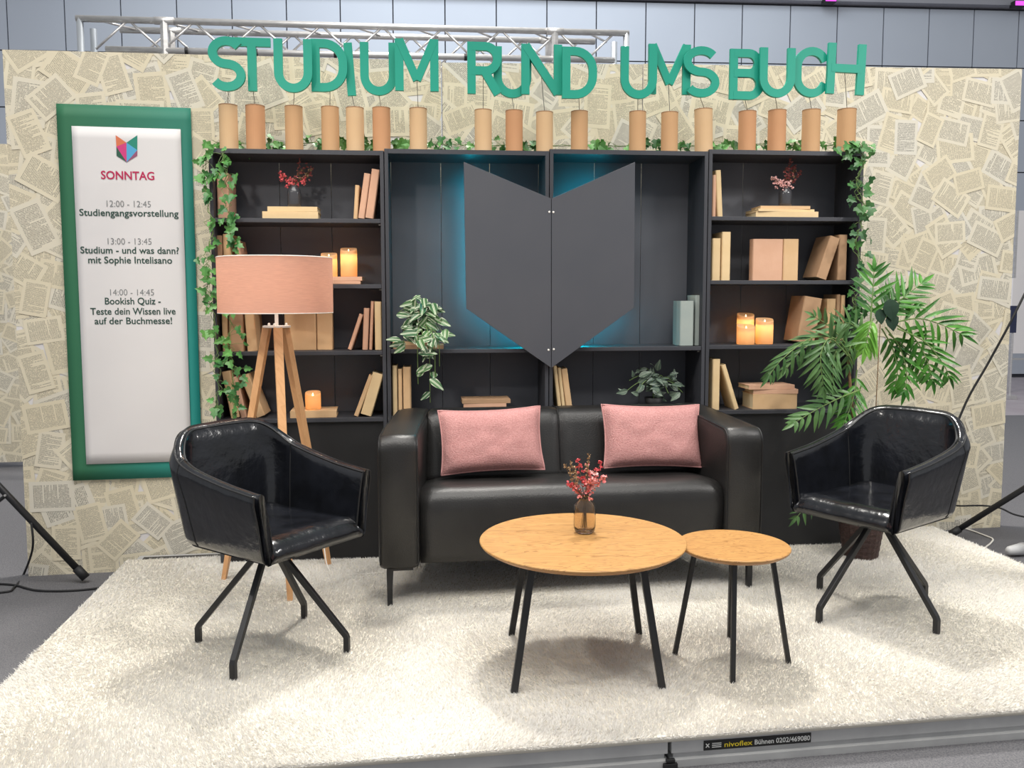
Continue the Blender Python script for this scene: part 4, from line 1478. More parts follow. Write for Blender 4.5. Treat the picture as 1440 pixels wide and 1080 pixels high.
# ================================================================== IVY
def ivy(name_label, path, n, size, m_, seed, spread=(0.035, 0.03, 0.02), stems=2):
    rd = random.Random(seed)
    o0 = Vector(path[0])
    t = thing('ivy_garland', name_label, 'ivy', o0)
    sp = smoothpath([Vector(p) - o0 for p in path], 8)
    sm_ = MB()
    for k in range(stems):
        off = [Vector((rd.gauss(0, .010), rd.gauss(-.004, .004), rd.gauss(0, .004))) for _ in sp]
        sm_.tube([p + o_ for p, o_ in zip(sp, off)], 0.0016, 5)
    lf = MB()
    for i in range(n):
        f = rd.random() * (len(sp) - 1)
        k = int(f)
        p = sp[k].lerp(sp[min(k + 1, len(sp) - 1)], f - k)
        q = p + Vector((rd.gauss(0, spread[0]), -abs(rd.gauss(0, spread[1])), rd.gauss(0, spread[2])))
        sm_.tube([p, p.lerp(q, .5) + Vector((0, 0, .006)), q], 0.0009, 4, caps=False)
        dr_ = Vector((rd.gauss(0, .6), rd.gauss(-.25, .3), rd.gauss(-.6, .5)))
        sz = size * rd.uniform(.65, 1.2)
        lf.leaf(q, dr_, Vector((rd.gauss(0, .45), -1, rd.gauss(.35, .4))), sz, sz * .95, IVY, .12, .12)
    obj('stems', sm_, MT['stemg'], t)
    obj('leaves', lf, MT[m_], t)
    return t


def bpt(x, y, d):
    s, z = BC.px(x, y, d)
    return BC.w(s, d, z)


ivy('ivy garland trailing down the left bookcase side outside edge', [bpt(294, 203, -.02), bpt(288, 240, -.03), bpt(293, 285, -.03), bpt(297, 330, -.03), bpt(290, 380, -.03), bpt(297, 420, -.03), bpt(303, 470, -.03), bpt(306, 520, -.03), bpt(308, 585, -.03)], 62, .046, 'ivy', 21, (.022, .015, .02))
ivy('ivy garland hanging inside over the books at the far left', [bpt(314, 212, -.035), bpt(318, 250, -.035), bpt(320, 300, -.035), bpt(326, 350, -.035), bpt(322, 430, -.035), bpt(324, 490, -.035), bpt(330, 540, -.035), bpt(330, 588, -.035)], 78, .044, 'ivy', 22, (.030, .012, .02))
top_path = [bpt(x, y, .17) for x, y in ((300, 200), (380, 203), (450, 201), (520, 203), (600, 203), (690, 205), (760, 204), (850, 206), (920, 204), (1000, 205), (1080, 204), (1150, 205), (1205, 203))]
ivy('ivy garland lying along the bookcase tops behind the tubes', top_path, 210, .05, 'ivy', 23, (.05, .02, .018))
ivy('ivy garland spilling over the right bookcase corner and down its side', [bpt(1185, 208, -.02), bpt(1205, 203, -.03), bpt(1213, 225, -.03), bpt(1205, 260, -.03), bpt(1213, 300, -.03), bpt(1205, 340, -.03), bpt(1210, 390, -.03), bpt(1200, 430, -.03), bpt(1200, 470, -.03)], 84, .050, 'ivydark', 24, (.032, .015, .02), 3)


# ================================================================== TRAILING PLANTS
def bushy(name, label, cat, base, spots, n_each, size, m_, seed, potr, poth, jit=0.03, up=.0):
    rd = random.Random(seed)
    base = Vector(base)
    t = thing(name, label, cat, base)
    obj('plant_pot', MB().lathe([(potr * .75, 0), (potr, poth), (potr - .006, poth), (potr * .7, poth * .85)], 24), MT['rubber'], t, smooth=True)
    sm_, lf = MB(), MB()
    for q in spots:
        q = Vector(q) - base
        top = Vector((0, 0, poth + .03))
        mid = top.lerp(q, .45) + Vector((0, -.02, .06 if q.z > 0 else .09))
        if q.z < -0.02:
            mid = Vector((q.x * .9, q.y - .01, poth * .6))
        pth = smoothpath([Vector((0, 0, poth * .9)), top, mid, q], 6)
        sm_.tube(pth, .0018, 5)
        for i in range(n_each):
            f = lerp(.28, 1, (i + rd.random()) / n_each) * (len(pth) - 1)
            k = min(int(f), len(pth) - 2)
            p = pth[k].lerp(pth[k + 1], f - k)
            dr_ = Vector((rd.gauss(0, 1), rd.gauss(-.4, .4), rd.gauss(-.25 + up, .5)))
            sz = size * rd.uniform(.7, 1.15)
            lf.leaf(p + Vector((rd.gauss(0, jit * .4), rd.gauss(-.01, jit * .3), rd.gauss(0, jit * .4))), dr_, Vector((rd.gauss(0, .4), -1, rd.gauss(.5, .4))), sz, sz * .48, OVAL, .1, .25)
    obj('stems', sm_, MT['stemg'], t)
    obj('leaves', lf, MT[m_], t)
    return t


sP = BC.px(592, 480, .10)[0]
zP = shelf_z('C', sP) + ZPL
spots = [bpt(x, y, d) for x, y, d in ((560, 440, .06), (575, 425, .08), (592, 420, .08), (612, 432, .06), (625, 455, .03), (630, 480, 0), (618, 515, -.04), (575, 470, .02), (568, 495, -.02), (600, 460, .0), (595, 500, -.05), (588, 540, -.06), (605, 566, -.05), (612, 545, -.06), (582, 450, .03), (610, 475, -.02), (600, 440, .04))]
bushy('trailing_plant', 'trailing plant with white striped green leaves cascading over the second bookcase shelf', 'plant', BC.w(sP, .11, zP + .0008), spots, 6, .085, 'varieg', 31, .05, .06)
sQ = BC.px(920, 560, .12)[0]
zQ = shelf_z('D', sQ)
spots = [bpt(x, y, d) for x, y, d in ((885, 535, .10), (900, 518, .12), (918, 526, .1), (935, 535, .12), (950, 540, .1), (895, 550, .06), (940, 553, .06), (915, 545, .06), (875, 555, .08), (960, 552, .08), (925, 552, .04))]
bushy('leafy_pot_plant', 'small grey green leafy plant seen just over the sofa back', 'plant', BC.w(sQ, .13, zQ + .0008), spots, 6, .062, 'sage', 32, .05, .06, up=.3)

# ================================================================== PALM
PB = Vector((3.205, -0.075, ZR))
palm = thing('potted_palm', 'tall green palm in brown wicker pot behind the right armchair', 'plant', PB)
pm_ = MB()
prof = []
for i in range(14):
    f = i / 13
    prof.append((lerp(.082, .112, f) + .0022 * (i % 2), f * .20))
pm_.lathe(prof + [(.100, .20), (.098, .17)], 40)
pm_.v = [(x * (1 + .012 * math.cos(20 * math.atan2(y, x))), y * (1 + .012 * math.cos(20 * math.atan2(y, x))), z) for x, y, z in pm_.v]
obj('wicker_pot', pm_, MT['wicker'], palm)
obj('soil', MB().lathe([(.097, .172), (.097, .178)], 24), MT['soil'], palm)
trk = MB()
for a, b, c, r0 in (((-.02, 0, .17), (-.04, -.03, .40), on_y(1192, 500, -.10) - PB, .012), ((.02, .01, .17), (.03, -.03, .38), on_y(1238, 450, -.08) - PB, .0035)):
    trk.tube(smoothpath([a, b, c], 6), r0, 8, radii=[lerp(r0, r0 * .6, i / 12) for i in range(13)])
obj('cane', trk, MT['bark'], palm)


def frond(pts, n, ll, lw, m_, droop, seed, side=(1, 1), fan=0.9):
    n, lw = max(6, int(n * .82)), lw * .90
    """pts: (px, py, Y) along the rachis; leaflets to both sides, shorter to the tip"""
    rd = random.Random(seed)
    P = smoothpath([on_y(*p) - PB for p in pts], 8)
    rs = MB().tube(P, .003, 6, radii=[lerp(.0042, .0014, i / (len(P) - 1)) for i in range(len(P))])
    fo = obj('frond', rs, MT['stemg'], palm)
    lf = MB()
    for i in range(n):
        u = (i + .6) / n
        f = lerp(.12, 1.0, u) * (len(P) - 1)
        k = min(int(f), len(P) - 2)
        p = P[k].lerp(P[k + 1], f - k)
        T = (P[k + 1] - P[k]).normalized()
        view = (p + PB - CAM).normalized()
        sd = T.cross(view).normalized()
        for s_, on in ((1, side[0]), (-1, side[1])):
            if not on:
                continue
            ln = ll * math.sin(PI * lerp(.28, .86, u)) * rd.uniform(.88, 1.1)
            dr_ = (T * fan * lerp(.7, 1.25, u) + sd * s_ * on + Vector((0, 0, -droop)) + Vector((rd.gauss(0, .08), rd.gauss(-.05, .18), rd.gauss(0, .08))))
            lf.leaf(p, dr_, Vector((rd.gauss(0, .25), -1, .55 + rd.gauss(0, .2))), ln, lw, BLADE, .15, .12 + droop * .25)
    # terminal pair
    T = (P[-1] - P[-2]).normalized()
    lf.leaf(P[-1], T, Vector((0, -1, .5)), ll * .6, lw, BLADE, .15, .15)
    obj('leaflets', lf, MT[m_], fo)


frond([(1224, 452, -.08), (1227, 415, -.07), (1229, 380, -.06)], 8, .135, .026, 'palm', -.1, 41)
frond([(1238, 448, -.08), (1262, 425, -.08), (1297, 398, -.06)], 10, .150, .025, 'palm', -.15, 42)
frond([(1252, 455, -.10), (1290, 448, -.12), (1322, 456, -.14), (1352, 470, -.16)], 10, .17, .024, 'palm', .45, 43)
frond([(1258, 455, -.08), (1285, 475, -.10), (1303, 505, -.12), (1311, 535, -.13)], 10, .135, .025, 'palm', .15, 44)
frond([(1228, 448, -.15), (1222, 462, -.17), (1217, 490, -.18)], 9, .140, .028, 'palmpale', .75, 45)
frond([(1200, 512, -.13), (1178, 478, -.16), (1140, 476, -.18), (1100, 505, -.20), (1082, 528, -.20)], 14, .125, .020, 'palmgrey', .8, 46)
frond([(1192, 500, -.15), (1168, 476, -.19), (1155, 495, -.21), (1155, 520, -.22), (1158, 545, -.22)], 14, .145, .024, 'palmgrey', .40, 47)
frond([(1210, 548, -.14), (1180, 560, -.17), (1150, 575, -.19), (1118, 594, -.20)], 11, .125, .025, 'palmgrey', .40, 48)
frond([(1245, 460, -.05), (1266, 490, -.06), (1275, 525, -.08), (1272, 550, -.09)], 9, .13, .025, 'palm', .35, 49)
frond([(1195, 490, -.10), (1170, 462, -.10), (1145, 445, -.10)], 8, .095, .022, 'palmgrey', .1, 50)
frond([(1205, 520, -.10), (1200, 560, -.13), (1185, 600, -.15)], 10, .115, .022, 'palm', .3, 51)
frond([(1215, 470, -.06), (1196, 455, -.06), (1180, 455, -.06)], 6, .11, .022, 'palmgrey', .0, 52)
frond([(1250, 470, -.04), (1285, 500, -.04), (1300, 530, -.04)], 9, .115, .022, 'palm', .3, 53)
frond([(1180, 640, -.16), (1150, 690, -.19), (1120, 728, -.20)], 8, .10, .018, 'palmgrey', .3, 54)
frond([(1250, 445, -.03), (1270, 420, -.03), (1285, 430, -.03)], 7, .12, .022, 'palm', .1, 55)
frond([(1240, 462, -.03), (1255, 490, -.04), (1262, 520, -.05), (1258, 545, -.05)], 10, .12, .022, 'palm', .35, 56)
frond([(1232, 455, .0), (1245, 430, .0), (1262, 410, .0)], 8, .12, .022, 'palm', -.05, 57)
frond([(1262, 462, -.10), (1300, 480, -.13), (1325, 510, -.14), (1335, 530, -.14)], 9, .13, .022, 'palm', .4, 58)
frond([(1200, 505, -.12), (1180, 490, -.13), (1172, 510, -.15), (1172, 545, -.16)], 10, .11, .020, 'palmgrey', .4, 59)
frond([(1196, 500, -.06), (1165, 480, -.08), (1130, 490, -.09), (1105, 520, -.10)], 11, .11, .020, 'palmgrey', .7, 60)
frond([(1212, 540, -.08), (1200, 575, -.10), (1190, 605, -.11)], 9, .11, .02, 'palm', .2, 61)
frond([(1222, 470, -.10), (1208, 470, -.12), (1195, 490, -.13), (1192, 515, -.13)], 8, .10, .02, 'palmgrey', .5, 62)
dk = MB()
for q, r_ in (((1250, 432, -.17), .085), ((1236, 446, -.165), .06), ((1252, 452, -.16), .07)):
    dk.leaf(on_y(*q) - PB + Vector((0, 0, .04)), Vector((.2, -.1, -1)), Vector((0, -1, .1)), r_ * 1.3, r_ * 1.0, OVAL, .05, .1)
obj('round_leaf', dk, MT['darkleaf'], palm, label='dark round leaves')


# ================================================================== FLOOR LAMP
LC = Vector((0.345, -0.28, ZR))
lamp = thing('tripod_floor_lamp', 'tripod floor lamp with wooden legs and lit salmon drum shade', 'lamp', LC)
zr = -ZR
sh = MB().lathe([(.2535, 1.234 + zr), (.2535, 1.482 + zr)], 64, cap0=False, cap1=False)
o = obj('lamp_shade', sh, MT['shade'], lamp, smooth=True)
hp = MB()
for z in (1.235, 1.481):
    hp.tube([(.2525 * math.cos(2 * PI * k / 48), .2525 * math.sin(2 * PI * k / 48), z + zr) for k in range(49)], .0022, 6)
for k in range(3):
    a = 2 * PI * k / 3
    hp.tube([(0, 0, 1.25 + zr), (.252 * math.cos(a), .252 * math.sin(a), 1.236 + zr)], .002, 6)
obj('shade_ring', hp, MT['white'], lamp)
obj('lamp_stem', MB().tube([(0, 0, 1.165 + zr), (0, 0, 1.30 + zr)], .0085, 12), MT['white'], lamp)
obj('bulb', MB().lathe([(.012, 0), (.022, .02), (.030, .045), (.024, .07), (.006, .084)], 16), MT['bulb'], lamp, (0, 0, 1.30 + zr), smooth=True)
pl = MB().lathe([(.062, 1.168 + zr), (.062, 1.176 + zr)], 32)
plo = obj('top_plate', pl, MT['white'], lamp)
kn = MB()
for k in range(3):
    a = math.radians(30 + 120 * k)
    kn.lathe([(.006, 0), (.006, .008), (.003, .012)], 10, (.045 * math.cos(a), .045 * math.sin(a), 1.176 + zr))
obj('plate_screws', kn, MT['white'], plo)
for fx, fy in ((.065, -.24), (.430, -.545), (.520, -.045)):
    f = Vector((fx - LC.x, fy - LC.y, 0))
    dn = f.normalized()
    top = Vector((dn.x * .045, dn.y * .045, 1.168 + zr))
    axis = (f - top)
    ln = axis.length
    a = axis.normalized()
    sdv = a.cross(Vector((0, 0, 1))).normalized()
    fw_ = sdv.cross(a).normalized()
    lg = MB()
    vs = []
    for p, w1, w2 in ((top, .019, .016), (top.lerp(f, .85), .0165, .013), (f, .0115, .010)):
        for s1_, s2_ in ((-1, -1), (1, -1), (1, 1), (-1, 1)):
            q = p + sdv * (s1_ * w1) + fw_ * (s2_ * w2)
            if p is f:
                q.z = 0.0
            vs.append(q)
    lg.add(vs, [(0, 3, 2, 1), (8, 9, 10, 11)] + [(j * 4 + k, j * 4 + (k + 1) % 4, j * 4 + 4 + (k + 1) % 4, j * 4 + 4 + k) for j in range(2) for k in range(4)])
    obj('leg', lg, MT['lampwood'], lamp, bevel=.002)
point_light('lamp_bulb_light', (0, 0, 1.36 + zr), 4.6, (1.0, 0.74, 0.54), .03, lamp)
cordp = [LC + Vector(p) for p in ((.10, .16, .9), (.15, .20, .45), (.16, .20, .10), (.20, .12, .004), (.32, .06, .004), (.48, .09, .004), (.60, .16, .004))]
o = obj('lamp_cord', MB().tube(smoothpath([p - LC for p in cordp[2:]], 6), .003, 6), MT['white'], lamp, smooth=True)

# ================================================================== SOFA
SO = Vector((0.828, -0.668, ZR))
sofa = thing('sofa', 'black leather two seat sofa with thick square arms and slim metal feet', 'sofa', SO, math.radians(4.6))
SW, SD, SH = 1.705, 0.60, 0.742


def taper(vs):
    """the sofa draws in towards its rounded back corners"""
    return [(x + (SW / 2 - x) * .125 * max(0.0, y / SD) ** 1.4, y, z) for x, y, z in vs]


zb = .165
AW = .172


def arm(x0, x1, name='armrest'):
    """thick upholstered arm, rolled softly over its front top edge"""
    n = 10
    prof = [(0.0, zb + .02), (0.0, SH - .075)]
    prof += [(0.055 - 0.055 * math.cos(t), SH - .075 + .068 * math.sin(t)) for t in [PI / 2 * k / n for k in range(1, n + 1)]]
    prof += [(.20, SH + .006), (SD - .10, SH + .036), (SD - .05, SH + .038), (SD - .015, SH + .02), (SD, SH - .04), (SD, zb + .01), (SD - .01, zb), (.02, zb)]
    vs, fs = [], []
    xs = [x0, x0 + .006, x0 + .022, (x0 + x1) / 2, x1 - .022, x1 - .006, x1]
    ins = [.020, .006, 0, -.004, 0, .006, .020]
    cy = SD / 2
    cz = (zb + SH) / 2
    m_ = len(prof)
    for x, q in zip(xs, ins):
        for y, z in prof:
            dy = q if y < cy * .6 else (-q if y > cy * 1.6 else 0)
            dz = -q if z > SH - .09 else (q if z < zb + .03 else 0)
            vs.append((x, y + dy, z + dz))
    for i in range(len(xs) - 1):
        for k in range(m_):
            l = (k + 1) % m_
            fs.append((i * m_ + k, (i + 1) * m_ + k, (i + 1) * m_ + l, i * m_ + l))
    fs.append(tuple(range(m_)))
    fs.append(tuple(reversed(range((len(xs) - 1) * m_, len(xs) * m_))))
    mb = MB().add(taper(vs), fs)
    a_ = obj(name, mb, MT['leather'], sofa, smooth=True)
    md = a_.modifiers.new('b', 'BEVEL')
    md.width = .006
    md.segments = 2
    md.limit_method = 'ANGLE'
    md.angle_limit = math.radians(50)
    # seams round the inner and outer edges
    sm_ = MB()
    for x, q in ((x0 + .006, .006), (x1 - .006, .006)):
        sm_.tube(taper([(x, y + (q if y < cy * .6 else 0), z + (-q if z > SH - .09 else 0)) for y, z in prof[:-3]]), .0028, 6)
    obj('edge_seam', sm_, MT['seam'], a_)


arm(0, AW)
arm(SW - AW, SW)
# seat: thick front-rolled cushion
nx = 24
prof = [(.060, zb + .005), (.034, zb + .012), (.026, zb + .05), (.020, .30), (.014, .40), (.018, .445), (.034, .476), (.065, .494), (.11, .500), (.20, .497), (.33, .488), (.46, .48), (.50, .47), (.50, .30), (.50, zb + .005)]
vs, fs = [], []
m_ = len(prof)
for i in range(nx + 1):
    u = i / nx
    x = lerp(AW + .003, SW - AW - .003, u)
    e = min(u, 1 - u) * nx
    sag = -0.006 * math.sin(PI * u) * 0 - (0.016 if e < .5 else 0.004 if e < 1.5 else 0)
    for y, z in prof:
        top = 1 if z > .42 else 0
        wr = .0035 * noise.noise(Vector((x * 6, y * 5, z * 4)))
        vs.append((x, y + (0.010 if (e < .5 and y < .1) else 0) + (wr if y < .08 else 0), z + sag * top + (wr if top else 0)))
for i in range(nx):
    for k in range(m_):
        l = (k + 1) % m_
        fs.append((i * m_ + k, (i + 1) * m_ + k, (i + 1) * m_ + l, i * m_ + l))
fs.append(tuple(range(m_)))
fs.append(tuple(reversed(range(nx * m_, (nx + 1) * m_))))
obj('seat', MB().add(taper(vs), fs), MT['leather'], sofa, smooth=True)
# backrest, reclined, in two upholstered fields
bp_ = [(.335, .46), (.345, .50), (.372, .61), (.400, .71), (.414, .752), (.436, .777), (.47, .783), (.54, .783), (.575, .775), (.592, .75), (.595, .55), (.595, zb + .01), (.505, zb + .01), (.505, .46)]
m_ = len(bp_)
xs = [AW + .002, AW + .010, AW + .05, AW + .2]
midx = SW / 2
xs += [midx - .25, midx - .05, midx - .012, midx - .004, midx + .004, midx + .012, midx + .05, midx + .25]
xs += [SW - AW - .2, SW - AW - .05, SW - AW - .010, SW - AW - .002]
vs, fs = [], []
for x in xs:
    dm = abs(x - midx)
    de = min(x - AW, SW - AW - x)
    ins = 0.012 if dm < .006 else 0.004 if dm < .02 else 0
    ins += .012 if de < .005 else .003 if de < .02 else 0
    for y, z in bp_:
        if y < .45 and z > .455:
            vs.append((x, y + ins, z - ins * .3))
        else:
            vs.append((x, y, z - (ins if z > .7 else 0) * .6))
for i in range(len(xs) - 1):
    for k in range(m_):
        l = (k + 1) % m_
        fs.append((i * m_ + k, (i + 1) * m_ + k, (i + 1) * m_ + l, i * m_ + l))
fs.append(tuple(range(m_)))
fs.append(tuple(reversed(range((len(xs) - 1) * m_, len(xs) * m_))))
bo_ = obj('backrest', MB().add(taper(vs), fs), MT['leather'], sofa, smooth=True)
sm_ = MB().tube([(midx, y + .010, z + .001) for y, z in bp_[1:9]], .0022, 6)
obj('back_seam', sm_, MT['seam'], bo_)
for fx, fy, inx_ in ((.045, .035, 1), (SW - .045, .035, -1), (.045, SD - .05, 1), (SW - .045, SD - .05, -1)):
    ft = MB()
    ft.box(min(fx - .012 * inx_, fx + .10 * inx_), max(fx - .012 * inx_, fx + .10 * inx_), fy - .012, fy + .012, zb - .012, zb)
    ft.prism([(fx - .013, zb - .012), (fx - .011, 0.0), (fx + .011, 0.0), (fx + .012, .08), (fx + .016 * (1 if inx_ > 0 else .7), zb - .012)], fy - .012, fy + .012)
    obj('foot', ft, MT['steel'], sofa)


# ================================================================== PILLOWS
def pillow(label, ctr, W, H, T, rx, ry, rz, seed):
    rd = random.Random(seed)
    t = thing('throw_pillow', label, 'pillow', ctr, 0, None, (rx, ry, rz))
    n, m_ = 26, 18
    mb = MB()
    for sgn in (-1, 1):
        vs = []
        for j in range(m_ + 1):
            for i in range(n + 1):
                u, v = 2 * i / n - 1, 2 * j / m_ - 1
                # edges draw in between the corners
                x = u * W / 2 * (1 - .055 * (1 - v * v) * abs(u) ** 2) * (1 - .00)
                z = v * H / 2 * (1 - .085 * (1 - u * u) * abs(v) ** 2)
                th = T / 2 * ((1 - u ** 4) * (1 - v ** 4)) ** .55
                wr = .004 * noise.noise(Vector((u * 3 + seed, v * 3, sgn))) * (1 - u * u) * (1 - v * v)
                rad = math.hypot(abs(u) - .9, abs(v) - .9)
                vs.append((x, sgn * (th + wr * 2.0) + .006 * noise.noise(Vector((u * 2, v * 2, seed))) * (abs(u) > .8), z))
        fs = [(j * (n + 1) + i, j * (n + 1) + i + 1, (j + 1) * (n + 1) + i + 1, (j + 1) * (n + 1) + i) for j in range(m_) for i in range(n)]
        if sgn > 0:
            fs = [tuple(reversed(f)) for f in fs]
        mb.add(vs, fs)
    obj('pillow_cover', mb, MT['pink'], t, smooth=True)
    pts = []
    def edge(u, v):
        return (u * W / 2 * (1 - .055 * (1 - v * v) * abs(u) ** 2), .006 * noise.noise(Vector((u * 2, v * 2, seed))) * (abs(u) > .8), v * H / 2 * (1 - .085 * (1 - u * u) * abs(v) ** 2))
    for k in range(24):
        pts.append(edge(-1 + 2 * k / 24, -1))
    for k in range(16):
        pts.append(edge(1, -1 + 2 * k / 16))
    for k in range(24):
        pts.append(edge(1 - 2 * k / 24, 1))
    for k in range(17):
        pts.append(edge(-1, 1 - 2 * k / 16))
    obj('piping', MB().tube(pts, .0042, 8), MT['piping'], t, smooth=True)
    return t


pillow('pink chenille pillow on the left side of the sofa', on_y(691, 619, -.345), .475, .296, .13, math.radians(-17), math.radians(-1.5), math.radians(5), 3)
pillow('pink chenille pillow on the right side of the sofa', on_y(917, 613, -.28), .475, .300, .13, math.radians(-17), math.radians(1.0), math.radians(3), 8)


# ================================================================== ARMCHAIRS
def armchair(label, ctr, face_deg, leg_degs, legr, seed):
    """bucket armchair; local +x is the facing direction"""
    t = thing('armchair', label, 'armchair', (ctr[0], ctr[1], ZR), 0, 'glossy black bucket armchairs')
    fa = math.radians(face_deg)
    Rm = Matrix.Rotation(fa, 3, 'Z')
    z0 = -ZR
    # plan path at unit: from left arm front round the back to right arm front
    FX, BX = .255, -.285      # front of arms, back plane
    TH = .046

    def plan(f, hw, bx, rc_):
        """f in 0..1 along the U"""
        La = FX - (bx + rc_)
        Lc = rc_ * PI / 2
        Lb = 2 * (hw - rc_)
        tot = 2 * La + 2 * Lc + Lb
        d = f * tot
        if d < La:
            return Vector((FX - d, hw)), Vector((0, 1))
        d -= La
        if d < Lc:
            a = d / rc_
            return Vector((bx + rc_ - rc_ * math.sin(a), hw - rc_ + rc_ * math.cos(a))), Vector((-math.sin(a), math.cos(a)))
        d -= Lc
        if d < Lb:
            return Vector((bx, hw - rc_ - d)), Vector((-1, 0))
        d -= Lb
        if d < Lc:
            a = d / rc_
            return Vector((bx + rc_ - rc_ * math.cos(a), -(hw - rc_) - rc_ * math.sin(a))), Vector((-math.cos(a), -math.sin(a)))
        d -= Lc
        return Vector((bx + rc_ + d, -hw)), Vector((0, -1))

    def top_h(f):
        """rim height along the U: low arms, swooping up into the back"""
        g = min(f, 1 - f)
        pts = [(0, .655), (.10, .672), (.20, .700), (.268, .728), (.315, .775), (.355, .812), (.40, .826), (.5, .83)]
        for (a, ha), (b, hb) in zip(pts, pts[1:]):
            if g <= b:
                q = (g - a) / (b - a)
                return ha + (hb - ha) * q
        return .83
    N = 72
    loops = []
    zb_ = .405
    for i in range(N + 1):
        f = i / N
        th_ = top_h(f)
        # smooth the profile a little
        th_ = (top_h(max(0, f - .02)) + 2 * th_ + top_h(min(1, f + .02))) / 4
        cs = []
        levels = [(0.0, .030), (.035, .006), (.09, .0), (.25, .0), (.55, .0), (.85, .0), (.965, .006)]
        outer, inner = [], []
        for lv, ins in levels:
            z = lerp(zb_, th_, lv)
            k = (z - zb_) / .42
            hw = lerp(.236, .278, min(1, k * 1.5)) + (.004 if k > .5 else 0)
            bx = lerp(-.235, BX - .012, min(1, k))
            rc_ = lerp(.10, .13, k)
            # back tops narrow inwards a little
            if z > .70:
                hw -= (z - .70) * .38
            p, nrm = plan(f, hw, bx, rc_)
            o_ = p - nrm * ins
            q_ = p - nrm * (TH - ins)
            outer.append((o_.x, o_.y, z))
            inner.append((q_.x, q_.y, z))
        mid = ((outer[-1][0] + inner[-1][0]) / 2, (outer[-1][1] + inner[-1][1]) / 2, th_)
        loops.append(outer + [mid] + inner[::-1])
    m_ = len(loops[0])
    vs = [Rm @ Vector((p[0], p[1], p[2] + z0)) for lp in loops for p in lp]
    fs = []
    for i in range(N):
        for k in range(m_):
            l = (k + 1) % m_
            fs.append((i * m_ + k, i * m_ + l, (i + 1) * m_ + l, (i + 1) * m_ + k))
    # rounded arm fronts: a bulged end ring and cap
    for e, sg in ((0, 1), (N, -1)):
        ring = loops[e]
        cxm = [sum(p[j] for p in ring) / m_ for j in range(3)]
        b0 = len(vs)
        ends = []
        for p in ring:
            q = Vector((p[0] + .010, lerp(p[1], cxm[1], .35), p[2]))
            vs.append(Rm @ Vector((q.x, q.y, q.z + z0)))
        for k in range(m_):
            l = (k + 1) % m_
            a, b, c, d = e * m_ + k, e * m_ + l, b0 + l, b0 + k
            fs.append((a, d, c, b) if sg > 0 else (a, b, c, d))
        cap = tuple(b0 + k for k in range(m_))
        fs.append(tuple(reversed(cap)) if sg < 0 else cap)
    b0 = len(vs)
    for lp in loops:
        vs.append(Rm @ Vector((lp[0][0], lp[0][1], lp[0][2] + z0)))
    fs.append(tuple(b0 + k for k in range(len(loops))))
    sh_ = obj('bucket_shell', MB().add(vs, fs), MT['gloss'], t, smooth=True)
    # rim piping along both upper edges and up the arm fronts, seams where the arms meet the back
    sm_ = MB()
    for idx in (6, m_ - 7):
        sm_.tube([Rm @ Vector((lp[idx][0], lp[idx][1], lp[idx][2] + z0)) for lp in loops], .0034, 6)
    for f in (.268, .732):
        i = int(round(f * N))
        lp = loops[i]
        sm_.tube([Rm @ Vector((p[0], p[1], p[2] + z0 + (.0005 if k == 7 else 0))) for k, p in enumerate(lp[1:-1], 1)], .0024, 6)
    for e in (0, N):
        lp = loops[e]
        for ids in (range(0, 7), range(m_ - 7, m_)):
            sm_.tube([Rm @ Vector((lp[k][0] + .002, lp[k][1], lp[k][2] + z0)) for k in ids], .0032, 6)
    obj('seams', sm_, MT['seam'], sh_)
    # seat cushion: rounded slab inside the shell, front edge drops over the frame
    n1, n2 = 18, 16
    vs, fs = [], []
    def seat_pt(a, b, zt_):
        hw = .236 - TH + .024
        x = lerp(BX + TH + .025, FX + .008, a)
        wv = lerp(.90, 1.0, min(1, a * 2))
        return Vector((x, (b * 2 - 1) * hw * wv, zt_))
    for j in range(n2 + 1):
        for i in range(n1 + 1):
            a, b = i / n1, j / n2
            e = max(0, (a - .86) / .14)
            eb = max(0, (abs(b - .5) - .42) / .08)
            z = .487 - .010 * math.sin(PI * a) - .052 * e ** 2.2 - .010 * min(1, eb) ** 2
            z += .004 * noise.noise(Vector((a * 4 + seed, b * 4, 0)))
            p = seat_pt(a, b, z)
            p.x += .012 * (1 - (1 - e) ** 2) if e else 0
            vs.append(Rm @ Vector((p.x, p.y, p.z + z0)))
    fs = [(j * (n1 + 1) + i, j * (n1 + 1) + i + 1, (j + 1) * (n1 + 1) + i + 1, (j + 1) * (n1 + 1) + i) for j in range(n2) for i in range(n1)]
    # front face and underside
    K = len(vs)
    for j in range(n2 + 1):
        p = seat_pt(1, j / n2, .408)
        vs.append(Rm @ Vector((p.x + .004, p.y, p.z + z0)))
    for j in range(n2 + 1):
        p = seat_pt(.0, j / n2, .408)
        vs.append(Rm @ Vector((p.x, p.y, p.z + z0)))
    for j in range(n2):
        a, b = j * (n1 + 1) + n1, (j + 1) * (n1 + 1) + n1
        fs.append((a, K + j, K + j + 1, b))
        fs.append((K + j, K + n2 + 1 + j, K + n2 + 2 + j, K + j + 1))
        fs.append((j * (n1 + 1), (j + 1) * (n1 + 1), K + n2 + 2 + j, K + n2 + 1 + j))
    for jj in (0, n2):
        pol = [jj * (n1 + 1) + i for i in range(n1 + 1)] + [K + jj, K + n2 + 1 + jj]
        fs.append(tuple(pol if jj == 0 else reversed(pol)))
    obj('seat_cushion', MB().add(vs, fs), MT['gloss'], t, smooth=True)
    # swivel hub and four bent square-tube legs
    obj('swivel_hub', MB().lathe([(.07, .385 + z0), (.07, .405 + z0)], 24).lathe([(.028, .345 + z0), (.03, .388 + z0)], 16), MT['steel'], t)
